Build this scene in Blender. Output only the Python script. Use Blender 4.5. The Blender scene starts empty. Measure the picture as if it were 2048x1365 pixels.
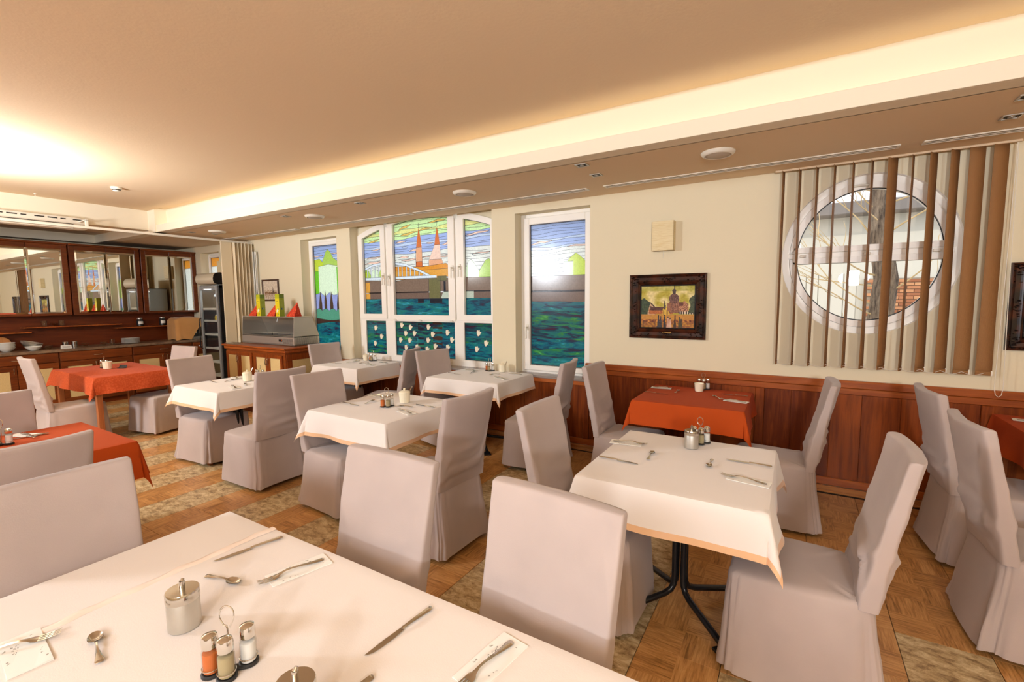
import bpy, math, random
from mathutils import Vector, Matrix
D = bpy.data; C = bpy.context.scene.collection; SC = bpy.context.scene
PI = math.pi
def srgb(r, g, b):
    f = lambda c: (c/255/12.92) if c/255 <= .04045 else ((c/255+.055)/1.055)**2.4
    return (f(r), f(g), f(b), 1)
# ------------------------------------------------------------------ camera
cam = D.cameras.new('camera'); co = D.objects.new('camera', cam); C.objects.link(co)
cam.sensor_width = 36; cam.lens = 16.307; cam.clip_start = .02; cam.clip_end = 200
rv = Vector((0.8554918, 0.5177344, -0.0092119)).normalized(); fv = Vector((-0.5163328, 0.8515601, -0.0908064)).normalized(); uv = rv.cross(fv).normalized()
m = Matrix((( rv.x, uv.x, -fv.x, 0), (rv.y, uv.y, -fv.y, 0), (rv.z, uv.z, -fv.z, 1.6), (0, 0, 0, 1)))
co.matrix_world = m; SC.camera = co
# ------------------------------------------------------------------ world, exposure
SC.view_settings.view_transform = 'Standard'; SC.view_settings.look = 'None'
SC.view_settings.exposure = 0.12; SC.view_settings.gamma = 1.0; SC.view_settings.use_curve_mapping = False
SC.cycles.use_denoising = True; SC.cycles.max_bounces = 8; SC.cycles.diffuse_bounces = 4; SC.cycles.sample_clamp_indirect = 4.0
SC.cycles.caustics_reflective = False; SC.cycles.caustics_refractive = False
w = D.worlds.new('sky'); SC.world = w; w.use_nodes = True
bg = w.node_tree.nodes['Background']; bg.inputs[0].default_value = (.86, .92, 1, 1); bg.inputs[1].default_value = 1.85
# ------------------------------------------------------------------ lights
def area(name, loc, size, power, col, target=None, sy=None, rot=None, spread=PI):
    l = D.lights.new(name, 'AREA'); l.shape = 'DISK'; l.energy = power; l.color = col; l.size = size; l.spread = spread
    if sy: l.shape = 'RECTANGLE'; l.size_y = sy
    o = D.objects.new(name, l); C.objects.link(o); o.location = loc
    if target: o.rotation_euler = (Vector(target)-Vector(loc)).to_track_quat('-Z', 'Y').to_euler()
    elif rot: o.rotation_euler = rot
    return o
WARM = (1, .80, .60)
area('bounce_flash', (-6.3, .75, 2.25), .3, 84, (.97, 1, 1), target=(-6.2, .95, 3))
area('room_light', (-.5, -2.5, 2.55), 1.2, 54, (.92, .99, 1.12), target=(-1.2, 2.6, .7))
area('room_light', (-6.05, -2.5, 2.5), .9, 172, (.92, .99, 1.08), target=(-4.8, 3.0, .8))
area('bounce_flash', (1.0, -2.3, 1.95), .5, 165, (.94, .99, 1.06), target=(.9, -1.5, 3))
area('cove_light_strip', (-2.6, 3.3, 2.66), 11.0, 5.0, (1, .86, .60), rot=(PI, 0, 0), sy=.05)
sun = D.lights.new('sun', 'SUN'); sun.energy = 1.3; sun.angle = .02; sun.color = (1, .95, .86)
so = D.objects.new('sun', sun); C.objects.link(so); so.rotation_euler = Vector((.45, .75, -.62)).to_track_quat('-Z', 'Y').to_euler()
# ------------------------------------------------------------------ materials
def mat(name, col=(.8, .8, .8, 1), rough=.5, metal=0, spec=.5, trans=0, ior=1.45, alpha=1, sheen=0):
    m = D.materials.new(name); m.use_nodes = True; b = m.node_tree.nodes['Principled BSDF']
    b.inputs['Base Color'].default_value = col if len(col) == 4 else (*col, 1)
    b.inputs['Roughness'].default_value = rough; b.inputs['Metallic'].default_value = metal
    b.inputs['Specular IOR Level'].default_value = spec
    b.inputs['Transmission Weight'].default_value = trans; b.inputs['IOR'].default_value = ior
    if sheen: b.inputs['Sheen Weight'].default_value = sheen
    return m
def nd(m, t, **k):
    n = m.node_tree.nodes.new(t)
    for a, v in k.items():
        if a in n.inputs: n.inputs[a].default_value = v
        else: setattr(n, a, v)
    return n
def lk(m, a, b): m.node_tree.links.new(a, b)
def B(m): return m.node_tree.nodes['Principled BSDF']
def coords(m, scale=(1, 1, 1), kind='Object'):
    t = nd(m, 'ShaderNodeTexCoord'); mp = nd(m, 'ShaderNodeMapping'); mp.inputs['Scale'].default_value = scale
    if kind == 'World':
        g = nd(m, 'ShaderNodeNewGeometry'); lk(m, g.outputs['Position'], mp.inputs[0])
    else: lk(m, t.outputs[kind], mp.inputs[0])
    return mp.outputs[0]
def ramp(m, fac, stops):
    r = nd(m, 'ShaderNodeValToRGB'); e = r.color_ramp.elements
    while len(e) < len(stops): e.new(.5)
    for q, (p, c) in zip(e, stops): q.position = p; q.color = c
    lk(m, fac, r.inputs[0]); return r.outputs[0]
def bump(m, h, strength=.2, dist=.01):
    b = nd(m, 'ShaderNodeBump', Strength=strength, Distance=dist); lk(m, h, b.inputs['Height']); lk(m, b.outputs[0], B(m).inputs['Normal'])
def noise(m, vec, scale=5, detail=3, rough=.5, dist=0):
    n = nd(m, 'ShaderNodeTexNoise'); n.inputs['Scale'].default_value = scale; n.inputs['Detail'].default_value = detail
    n.inputs['Roughness'].default_value = rough; n.inputs['Distortion'].default_value = dist; lk(m, vec, n.inputs['Vector']); return n.outputs['Fac']
def wood(name, c1, c2, rough=.35, axis='z', sc=1.0, spec=.5):
    m = mat(name, c1, rough, spec=spec)
    s = {'z': (14, 14, 1.0), 'x': (1.0, 14, 14), 'y': (14, 1.0, 14)}[axis]
    v = coords(m, tuple(a*sc for a in s)); f = noise(m, v, 2.2, 4, .6, .6)
    oi = nd(m, 'ShaderNodeObjectInfo'); mx = nd(m, 'ShaderNodeMath', operation='MULTIPLY_ADD'); lk(m, oi.outputs['Random'], mx.inputs[0]); mx.inputs[1].default_value = .28; mx.inputs[2].default_value = -.14
    ad = nd(m, 'ShaderNodeMath', operation='ADD'); lk(m, f, ad.inputs[0]); lk(m, mx.outputs[0], ad.inputs[1])
    lk(m, ramp(m, ad.outputs[0], [(.32, c1), (.68, c2)]), B(m).inputs['Base Color']); bump(m, f, .08, .004)
    return m
def fabric(name, col, rough=.9, sc=900, st=.12, sheen=.2, var=.06):
    m = mat(name, col, rough, spec=.2, sheen=sheen)
    v = coords(m); wv = nd(m, 'ShaderNodeTexWave'); wv.inputs['Scale'].default_value = sc/6; wv.inputs['Distortion'].default_value = 1.5; lk(m, v, wv.inputs['Vector'])
    n = noise(m, v, 3.0, 3); d = tuple(max(0, c*(1-var)) for c in col[:3])+(1,); l = tuple(min(1, c*(1+var)) for c in col[:3])+(1,)
    lk(m, ramp(m, n, [(.35, d), (.65, l)]), B(m).inputs['Base Color'])
    n2 = noise(m, v, sc/3, 2); bump(m, n2, st, .002); return m
M = {}
M['plaster'] = mat('cream_wall_paint', srgb(232, 219, 188), .8, spec=.2); bump(M['plaster'], noise(M['plaster'], coords(M['plaster']), 60, 4), .06, .01)
M['ceiling'] = mat('cream_ceiling_paint', srgb(232, 208, 176), .85, spec=.2); bump(M['ceiling'], noise(M['ceiling'], coords(M['ceiling']), 50, 4), .06, .01)
M['cove'] = mat('pale_cove_paint', srgb(240, 228, 204), .8, spec=.2)
M['upvc'] = mat('white_window_frame', srgb(250, 243, 232), .35)
M['chair'] = fabric('mauve_grey_chair_cover', srgb(184, 168, 161))
M['white_cloth'] = fabric('pale_peach_tablecloth', srgb(240, 230, 221), .75, sheen=.3, var=.012)
M['hem'] = mat('peach_satin_hem', srgb(236, 190, 146), .3, spec=.6, sheen=.4)
M['white_hem'] = mat('white_satin_hem', srgb(255, 238, 224), .3, spec=.6)
M['orange_cloth'] = fabric('burnt_orange_tablecloth', srgb(184, 72, 16), .75, sheen=.02, var=.03)
M['red_cloth'] = fabric('patterned_coral_tablecloth', srgb(212, 84, 46), .6, sheen=.05)
mm = M['red_cloth']; vv = coords(mm); vo = nd(mm, 'ShaderNodeTexVoronoi'); vo.inputs['Scale'].default_value = 55; lk(mm, vv, vo.inputs['Vector'])
lk(mm, ramp(mm, vo.outputs['Distance'], [(.2, srgb(204, 92, 50)), (.7, srgb(188, 76, 36))]), B(mm).inputs['Base Color'])
M['cherry'] = wood('cherry_wood_panelling', srgb(98, 40, 12), srgb(146, 70, 24), .3, spec=.35)
M['cherry_x'] = wood('cherry_wood_rail', srgb(140, 66, 24), srgb(184, 98, 40), .3, 'x')
M['cherry_y'] = wood('cherry_wood_counter_front', srgb(92, 42, 14), srgb(128, 62, 22), .3, 'y')
M['cherry_dark'] = wood('dark_cherry_back_panel', srgb(92, 36, 10), srgb(120, 52, 16), .35, 'y')
M['oak'] = wood('oak_skirting', srgb(158, 100, 52), srgb(190, 126, 70), .35, 'x')
M['beech'] = wood('brown_beech_leg', srgb(150, 84, 44), srgb(176, 106, 60), .4)
M['cane'] = mat('woven_cane_panel', srgb(226, 198, 140), .6)
mm = M['cane']; vv = coords(mm); ck = nd(mm, 'ShaderNodeTexChecker'); ck.inputs['Scale'].default_value = 160; lk(mm, vv, ck.inputs['Vector']); ck.inputs['Color1'].default_value = srgb(232, 206, 150); ck.inputs['Color2'].default_value = srgb(196, 164, 104); lk(mm, ck.outputs[0], B(mm).inputs['Base Color'])
M['worktop'] = mat('stone_look_worktop', srgb(122, 100, 80), .3); mm = M['worktop']
lk(mm, ramp(mm, noise(mm, coords(mm), 9, 6, .7), [(.35, srgb(92, 70, 54)), (.7, srgb(150, 124, 98))]), B(mm).inputs['Base Color'])
M['mirror'] = mat('mirror_glass', (.86, .87, .84), .01, 1)
M['mirror_edge'] = mat('bevelled_mirror_edge', (.8, .8, .76), .12, 1)
M['steel'] = mat('polished_steel', srgb(205, 200, 190), .16, 1)
M['brushed'] = mat('brushed_steel', srgb(200, 196, 186), .42, .85)
M['dark_steel'] = mat('dark_steel', srgb(150, 146, 140), .4, .8)
M['chrome'] = mat('chrome', srgb(225, 222, 215), .06, 1)
M['black'] = mat('black_lacquered_metal', (.012, .012, .013), .25)
M['black_matt'] = mat('matt_black_plastic', (.02, .02, .02), .5)
M['ivory'] = mat('ivory_glazed_ceramic', srgb(246, 236, 208), .25)
M['white_china'] = mat('white_china', srgb(236, 232, 222), .2)
M['white_plastic'] = mat('white_plastic', srgb(236, 228, 212), .4)
M['grey_grille'] = mat('perforated_grille', srgb(196, 182, 166), .6)
M['slot'] = mat('dark_air_slot', (.015, .012, .01), .6)
M['glass'] = mat('clear_glass', (1, 1, 1), .02, trans=1, ior=1.45)
def thin_glass(name, tint=(1, 1, 1, 1), refl=.08, rough=.01):
    m = D.materials.new(name); m.use_nodes = True; nt = m.node_tree; nt.nodes.remove(nt.nodes['Principled BSDF'])
    t = nt.nodes.new('ShaderNodeBsdfTransparent'); t.inputs[0].default_value = tint
    g = nt.nodes.new('ShaderNodeBsdfGlossy'); g.inputs['Roughness'].default_value = rough
    fr = nt.nodes.new('ShaderNodeFresnel'); ge = nt.nodes.new('ShaderNodeNewGeometry'); io = nt.nodes.new('ShaderNodeMath'); io.operation = 'MULTIPLY_ADD'; io.inputs[1].default_value = 1/1.5-1.5; io.inputs[2].default_value = 1.5
    nt.links.new(ge.outputs['Backfacing'], io.inputs[0]); nt.links.new(io.outputs[0], fr.inputs[0])
    mx = nt.nodes.new('ShaderNodeMixShader'); nt.links.new(fr.outputs[0], mx.inputs[0]); nt.links.new(t.outputs[0], mx.inputs[1]); nt.links.new(g.outputs[0], mx.inputs[2])
    nt.links.new(mx.outputs[0], nt.nodes['Material Output'].inputs[0]); return m
M['pane'] = thin_glass('window_pane'); M['tinted_pane'] = thin_glass('cooler_door_glass', (.88, .9, .9, 1))
M['shaker_glass'] = thin_glass('shaker_glass', (.93, .93, .91, 1))
def stained(name, col, col2=None, sc=(60, 60, 60), nsc=1.0, stops=None):
    m = D.materials.new(name); m.use_nodes = True; nt = m.node_tree; nt.nodes.remove(nt.nodes['Principled BSDF'])
    t = nt.nodes.new('ShaderNodeBsdfTranslucent'); g = nt.nodes.new('ShaderNodeBsdfGlossy'); g.inputs['Roughness'].default_value = .17
    fr = nt.nodes.new('ShaderNodeFresnel'); fr.inputs[0].default_value = 1.5
    mx = nt.nodes.new('ShaderNodeMixShader'); nt.links.new(fr.outputs[0], mx.inputs[0]); nt.links.new(t.outputs[0], mx.inputs[1]); nt.links.new(g.outputs[0], mx.inputs[2])
    nt.links.new(mx.outputs[0], nt.nodes['Material Output'].inputs[0])
    v = coords(m, sc, 'World'); n = noise(m, v, nsc, 5, .65, .8 if stops else .2)
    c2 = col2 or tuple(c*.82 for c in col[:3])+(1,)
    c = ramp(m, n, stops or [(.35, c2), (.62, col)]); nt.links.new(c, t.inputs[0])
    return m
# ------------------------------------------------------------------ mesh helpers
class MB:
    def __init__(s): s.v = []; s.f = []; s.c = []
    def add(s, vs, fs):
        o = len(s.v); s.v += [tuple(p) for p in vs]; s.f += [tuple(i+o for i in f) for f in fs]; return s
    def box(s, x0, x1, y0, y1, z0, z1, b=0.0):
        if b <= 0:
            vs = [(x, y, z) for x in (x0, x1) for y in (y0, y1) for z in (z0, z1)]
            return s.add(vs, [(0, 1, 3, 2), (4, 6, 7, 5), (0, 4, 5, 1), (2, 3, 7, 6), (0, 2, 6, 4), (1, 5, 7, 3)])
        b = min(b, (x1-x0)*.45, (y1-y0)*.45, (z1-z0)*.45)
        vs = []; ix = {}
        for i, x in enumerate((x0, x1)):
            for j, y in enumerate((y0, y1)):
                for k, z in enumerate((z0, z1)):
                    sx, sy, sz = (1-2*i)*b, (1-2*j)*b, (1-2*k)*b
                    for a, p in enumerate(((x, y+sy, z+sz), (x+sx, y, z+sz), (x+sx, y+sy, z))): ix[i, j, k, a] = len(vs); vs.append(p)
        fs = []
        R = (0, 1)
        for i in R: q = [ix[i, 0, 0, 0], ix[i, 1, 0, 0], ix[i, 1, 1, 0], ix[i, 0, 1, 0]]; fs.append(q if i else q[::-1])
        for j in R: q = [ix[0, j, 0, 1], ix[1, j, 0, 1], ix[1, j, 1, 1], ix[0, j, 1, 1]]; fs.append(q[::-1] if j else q)
        for k in R: q = [ix[0, 0, k, 2], ix[1, 0, k, 2], ix[1, 1, k, 2], ix[0, 1, k, 2]]; fs.append(q if k else q[::-1])
        for i in R:
            for j in R: q = [ix[i, j, 0, 0], ix[i, j, 1, 0], ix[i, j, 1, 1], ix[i, j, 0, 1]]; fs.append(q if (i+j) % 2 else q[::-1])
            for k in R: q = [ix[i, 0, k, 0], ix[i, 1, k, 0], ix[i, 1, k, 2], ix[i, 0, k, 2]]; fs.append(q[::-1] if (i+k) % 2 else q)
        for j in R:
            for k in R: q = [ix[0, j, k, 1], ix[1, j, k, 1], ix[1, j, k, 2], ix[0, j, k, 2]]; fs.append(q if (j+k) % 2 else q[::-1])
        for i in R:
            for j in R:
                for k in R: q = [ix[i, j, k, 0], ix[i, j, k, 1], ix[i, j, k, 2]]; fs.append(q if (i+j+k) % 2 else q[::-1])
        return s.add(vs, fs)
    def lathe(s, prof, n=24, c=(0, 0, 0), a0=0, sx=1, sy=1):
        vs = []; fs = []; m = len(prof)
        for i in range(n):
            a = 2*PI*i/n+a0
            for r, z in prof: vs.append((c[0]+r*sx*math.cos(a), c[1]+r*sy*math.sin(a), c[2]+z))
        for i in range(n):
            j = (i+1) % n
            for k in range(m-1): fs.append((i*m+k, j*m+k, j*m+k+1, i*m+k+1))
        s.add(vs, fs)
        if prof[0][0] > 1e-6: s.f.append(tuple(len(s.v)-n*m+i*m for i in range(n))[::-1])
        if prof[-1][0] > 1e-6: s.f.append(tuple(len(s.v)-n*m+i*m+m-1 for i in range(n)))
        return s
    def tube(s, path, r, n=8, closed=False):
        P = [Vector(p) for p in path]; k = len(P); vs = []; fs = []
        up = Vector((0, 0, 1)); prev = None
        for i, p in enumerate(P):
            if closed: t = P[(i+1) % k]-P[i-1]
            else: t = P[min(i+1, k-1)]-P[max(i-1, 0)]
            t.normalize()
            if prev is None:
                a = up if abs(t.dot(up)) < .9 else Vector((1, 0, 0)); nn = (a-t*a.dot(t)).normalized()
            else: nn = (prev-t*prev.dot(t)).normalized()
            prev = nn; bb = t.cross(nn); rr = r[i] if isinstance(r, (list, tuple)) else r
            for q in range(n): an = 2*PI*q/n; vs.append(p+(nn*math.cos(an)+bb*math.sin(an))*rr)
        for i in range(k if closed else k-1):
            j = (i+1) % k
            for q in range(n): fs.append((i*n+q, i*n+(q+1) % n, j*n+(q+1) % n, j*n+q))
        o = len(s.v); s.add(vs, fs)
        if not closed: s.f.append(tuple(o+q for q in range(n))[::-1]); s.f.append(tuple(o+(k-1)*n+q for q in range(n)))
        return s
    def prism(s, poly, h0, h1, ax='z'):
        n = len(poly); f = {'z': lambda a, b, h: (a, b, h), 'y': lambda a, b, h: (a, h, b), 'x': lambda a, b, h: (h, a, b)}[ax]
        vs = [f(a, b, h0) for a, b in poly]+[f(a, b, h1) for a, b in poly]
        return s.add(vs, [tuple(range(n))[::-1], tuple(range(n, 2*n))]+[(i, (i+1) % n, n+(i+1) % n, n+i) for i in range(n)])
    def grid(s, nu, nv, fn, flip=False):
        o = len(s.v); s.v += [tuple(fn(i/nu, j/nv)) for i in range(nu+1) for j in range(nv+1)]
        for i in range(nu):
            for j in range(nv):
                a = o+i*(nv+1)+j; q = (a, a+nv+1, a+nv+2, a+1); s.f.append(q[::-1] if flip else q)
        return s
    def mesh(s, name, mt, smooth=True, angle=35, fix=True):
        me = D.meshes.new(name); me.from_pydata(s.v, [], s.f)
        if fix:
            import bmesh
            bm = bmesh.new(); bm.from_mesh(me); bmesh.ops.recalc_face_normals(bm, faces=bm.faces); bm.to_mesh(me); bm.free()
        if mt: me.materials.append(M[mt] if isinstance(mt, str) else mt)
        if smooth:
            me.shade_smooth(); me.set_sharp_from_angle(angle=math.radians(angle))
        me.update(); return me
def link(name, me, parent=None, loc=None, rot=None):
    o = D.objects.new(name, me); C.objects.link(o)
    if parent is not None: o.parent = parent
    if loc is not None: o.location = loc
    if rot is not None: o.rotation_euler = rot
    return o
def part(name, mb, mt, parent, label=None, smooth=True, angle=35, loc=None, rot=None, kind=None, fix=True):
    o = link(name, mb.mesh(name, mt, smooth, angle, fix), parent, loc, rot)
    if label: o['label'] = label
    if kind: o['kind'] = kind
    return o
def tag(o, label, cat, group=None):
    o['label'] = label; o['category'] = cat
    if group: o['group'] = group
    return o
def thing(name, label, cat, loc=(0, 0, 0), rz=0, group=None):
    o = link(name, None, None, loc, (0, 0, rz)); o.empty_display_size = .1; return tag(o, label, cat, group)
def struct(name, mb, mt, parent=None, **k):
    o = part(name, mb, mt, parent, **k)
    if parent is None: o['kind'] = 'structure'
    return o
def dup(root, loc, rz, label, group=None):
    def cp(o, par):
        c = o.copy(); C.objects.link(c); c.parent = par
        for ch in list(o.children): cp(ch, c)
        return c
    r = cp(root, None); r.location = loc; r.rotation_euler = (0, 0, rz); r['label'] = label
    if group: r['group'] = group
    return r
def bx(*a, b=0.0): return MB().box(*a, b)
# ------------------------------------------------------------------ room shell
YW = 4.52; YG = 4.66; YO = 4.84; CS = 2.62
XL = -10.55; XR = 3.4; YB = -3.4
# floor: slab and tiles
struct('floor', bx(XL, XR, YB, YO, -.2, -.006), mat('grout', srgb(74, 62, 52), .8))
tm = {}
def tile_mat(kind):
    m = mat('parquet_print_tile' if kind == 'p' else 'travertine_print_tile', (.5, .3, .2, 1), .32 if kind == 'p' else .38)
    v = coords(m, (1, 1, 1), 'World')
    if kind == 'p':
        at = nd(m, 'ShaderNodeAttribute'); at.attribute_name = 'shade'; sp = nd(m, 'ShaderNodeSeparateColor'); lk(m, at.outputs['Color'], sp.inputs[0])
        a = nd(m, 'ShaderNodeMapping'); a.inputs['Scale'].default_value = (60, 5, 1); lk(m, v, a.inputs[0]); n1 = noise(m, a.outputs[0], 1.6, 4, .65, .4)
        b_ = nd(m, 'ShaderNodeMapping'); b_.inputs['Scale'].default_value = (5, 60, 1); lk(m, v, b_.inputs[0]); n2 = noise(m, b_.outputs[0], 1.6, 4, .65, .4)
        mx = nd(m, 'ShaderNodeMix'); lk(m, sp.outputs[1], mx.inputs[0]); lk(m, n1, mx.inputs[2]); lk(m, n2, mx.inputs[3])
        ad = nd(m, 'ShaderNodeMath', operation='MULTIPLY_ADD'); lk(m, sp.outputs[0], ad.inputs[0]); ad.inputs[1].default_value = .17; lk(m, mx.outputs[0], ad.inputs[2])
        lk(m, ramp(m, ad.outputs[0], [(.36, srgb(136, 92, 46)), (.56, srgb(190, 136, 78)), (.78, srgb(216, 164, 104))]), B(m).inputs['Base Color'])
        bump(m, mx.outputs[0], .12, .003)
    else:
        a = nd(m, 'ShaderNodeMapping'); a.inputs['Scale'].default_value = (5, 9, 1); a.inputs['Rotation'].default_value = (0, 0, .5); lk(m, v, a.inputs[0])
        n1 = noise(m, a.outputs[0], 2.4, 9, .78, .35)
        lk(m, ramp(m, n1, [(.38, srgb(128, 100, 66)), (.5, srgb(190, 162, 118)), (.62, srgb(222, 202, 160))]), B(m).inputs['Base Color']); bump(m, n1, .3, .004)
    return m
tm['p'] = tile_mat('p'); tm['t'] = tile_mat('t')
TP = .341; TG = .0025; BV = .0015
def parquet_add(mb, cols, r, rotated, cx=0, cy=0):
    h = TP/2-TG/2; n0 = len(mb.f)
    mb.box(cx-h, cx+h, cy-h, cy+h, -.008, -.0006, .001); cols += [(.5, 0, 0)]*(len(mb.f)-n0)
    q = h  # 2x2 blocks of three strips
    for bi in range(2):
        for bj in range(2):
            d = (bi+bj+rotated) % 2
            for k in range(3):
                s = r.random()
                x0, x1, y0, y1 = cx-h+bi*h, cx-h+bi*h+h, cy-h+bj*h, cy-h+bj*h+h
                if d: y0, y1 = y0+k*h/3, y0+(k+1)*h/3
                else: x0, x1 = x0+k*h/3, x0+(k+1)*h/3
                e = .0006; o = len(mb.f)
                mb.add([(x0+e, y0+e, 0), (x1-e, y0+e, 0), (x1-e, y1-e, 0), (x0+e, y1-e, 0)], [(0, 1, 2, 3)]); cols.append((s, d, 0))
def parquet_finish(mb, cols, name='parquet_tile'):
    me = mb.mesh(name, tm['p'], smooth=False, fix=False)
    ca = me.color_attributes.new('shade', 'FLOAT_COLOR', 'CORNER')
    for p, c in zip(me.polygons, cols):
        for l in p.loop_indices: ca.data[l].color = (*c, 1)
    return me
def parquet_mesh(seed, rotated):
    mb = MB(); cols = []; parquet_add(mb, cols, random.Random(seed), rotated); return parquet_finish(mb, cols)
pmesh = [parquet_mesh(i, i % 2) for i in range(8)]
tmesh = bx(-TP/2+TG/2, TP/2-TG/2, -TP/2+TG/2, TP/2-TG/2, -.008, 0, b=.0012).mesh('stone_tile', tm['t'], smooth=False)
floor = D.objects['floor']; cells = []
for i in range(-31, 11):
    x = -.21+TP*(i+.5)
    odd = (i % 2 == 0)   # alternate columns hold stone look tiles
    lim = {0: 2.14, 2: 2.86}.get(i, 3.2 if i > -6 else 3.6)
    for j in range(-17, 14):
        yt = 2.037+TP*(j+.5); ys = 1.98+TP*(j+.5)
        stone = odd and yt < lim and -2.4 < yt
        y = ys if False else yt
        if XL < x-.17 and x+.17 < XR and YB < y-.17 and y+.17 < YW+.1:
            d0 = math.hypot(x, y)
            vis = (-.516*x+.85*y) > .62*d0 and y > .75
            cells.append((0 if vis else 1, d0, x, y, stone))
cells.sort(key=lambda c: (c[0], c[1]))
rt = random.Random(5)
for q, (vv_, d0, x, y, st) in enumerate(cells[:300]):
    me = tmesh if st else rt.choice(pmesh)
    o = link('stone_tile' if st else 'parquet_tile', me, floor, (x, y, 0), (0, 0, rt.randrange(4)*PI/2 if st else 0))
rest = {'t': MB()}; pm_, pc_ = MB(), []
for vv_, d0, x, y, st in cells[300:]:
    if not st: parquet_add(pm_, pc_, rt, rt.randrange(2), x, y); continue
    rest['t' if st else 'p'].box(x-TP/2+TG/2, x+TP/2-TG/2, y-TP/2+TG/2, y+TP/2-TG/2, -.008, 0, .0012)
part('far_stone_tiles', rest['t'], tm['t'], floor, smooth=False, kind='stuff')
link('far_parquet_tiles', parquet_finish(pm_, pc_, 'far_parquet_tiles'), floor)['kind'] = 'stuff'
# walls
W1 = (-6.54, -5.70, .74, 2.53); WB = (-5.41, -3.0, .74); W4 = (-2.69, -1.80, .74, 2.54); W0 = (-9.57, -8.92, 1.0, 2.50)
OC = (.465, 1.913); ORX, ORZ = .565, .615
wl = MB(); H = 3.2
def seg(x0, x1, z0, z1): wl.box(x0, x1, YW, YO, z0, z1)
for a, b_ in ((XL, W0[0]), (W0[1], W1[0]), (W1[1], WB[0]), (WB[1], W4[0]), (W4[1], -.6), (1.6, XR)): seg(a, b_, 0, H)
for w_ in (W0, W1, W4): seg(w_[0], w_[1], 0, w_[2]); seg(w_[0], w_[1], w_[3], H)
seg(WB[0], WB[1], 0, WB[2]); seg(WB[0], WB[1], 2.80, H)
# panel with the round opening
n = 64; inner = [(OC[0]+ORX*math.cos(2*PI*i/n), OC[1]+ORZ*math.sin(2*PI*i/n)) for i in range(n)]
x0, x1, z0, z1 = -.6, 1.6, 0, H
def onrect(px, pz):
    dx, dz = px-OC[0], pz-OC[1]; ts = []
    if dx > 1e-9: ts.append((x1-OC[0])/dx)
    if dx < -1e-9: ts.append((x0-OC[0])/dx)
    if dz > 1e-9: ts.append((z1-OC[1])/dz)
    if dz < -1e-9: ts.append((z0-OC[1])/dz)
    t = min(ts); return (OC[0]+dx*t, OC[1]+dz*t)
outer = [onrect(*p) for p in inner]
for cx_, cz_ in ((x0, z0), (x0, z1), (x1, z0), (x1, z1)):
    k = min(range(n), key=lambda i: (outer[i][0]-cx_)**2+(outer[i][1]-cz_)**2); outer[k] = (cx_, cz_)
vs = [(x, YW, z) for x, z in inner]+[(x, YW, z) for x, z in outer]+[(x, YO, z) for x, z in inner]+[(x, YO, z) for x, z in outer]
fs = []
for i in range(n):
    j = (i+1) % n; fs += [(i, j, n+j, n+i), (2*n+i, 3*n+i, 3*n+j, 2*n+j), (i, 2*n+i, 2*n+j, j)]
wl.add(vs, fs)
struct('wall_back', wl, 'plaster', smooth=False)
struct('wall_left', bx(XL-.2, XL, YB, YO, 0, H), 'plaster', smooth=False)
struct('wall_right', bx(XR, XR+.2, YB, YO, 0, H), 'plaster', smooth=False)
struct('wall_front', bx(XL-.2, XR+.2, YB-.2, YB, 0, H), 'plaster', smooth=False)
# ceiling: high field, dropped band by the windows, beam at the left
cm = MB(); cm.box(-8.22, XR, YB, 3.21, 2.94, H)
cm.box(-8.22, XR, 3.21, 3.40, 2.965, H)
cm.box(XL, -8.5, YB, 3.4, 2.75, H)
struct('ceiling', cm, 'ceiling', smooth=False)
struct('trim_1', bx(XL, XR, 3.36, YW, CS, 3.1), 'ceiling', smooth=False, label='dropped ceiling band along the window wall')
struct('trim_2', MB().box(-8.22, XR, 3.215, 3.24, CS, 2.722, .002).box(-8.22, XR, 3.24, 3.36, CS, CS+.02).box(XL, -8.22, 3.215, 3.36, CS, 2.9), 'cove', smooth=False, label='pale lip of the light cove')
struct('trim_3', bx(-8.5, -8.22, YB, 3.36, 2.66, 3.1), 'cove', smooth=False, label='cross beam under the ceiling')
struct('trim_4', bx(XL, -10.3, YB, 3.22, 2.62, 2.8), 'cove', smooth=False, label='ceiling drop above the bar mirrors')
struct('trim_5', MB().box(-8.22, XR, 3.352, 3.36, CS, 2.965).box(-8.23, -8.0, 3.2, 3.36, CS, 2.962), 'cove', smooth=False, label='lit back face of the light cove')
# skirting
struct('baseboard_back', MB().box(-8.3, XR, 4.465, 4.495, 0, .05, .004).box(-8.3, XR, 4.45, 4.47, 0, .018, .004), 'oak')
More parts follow.
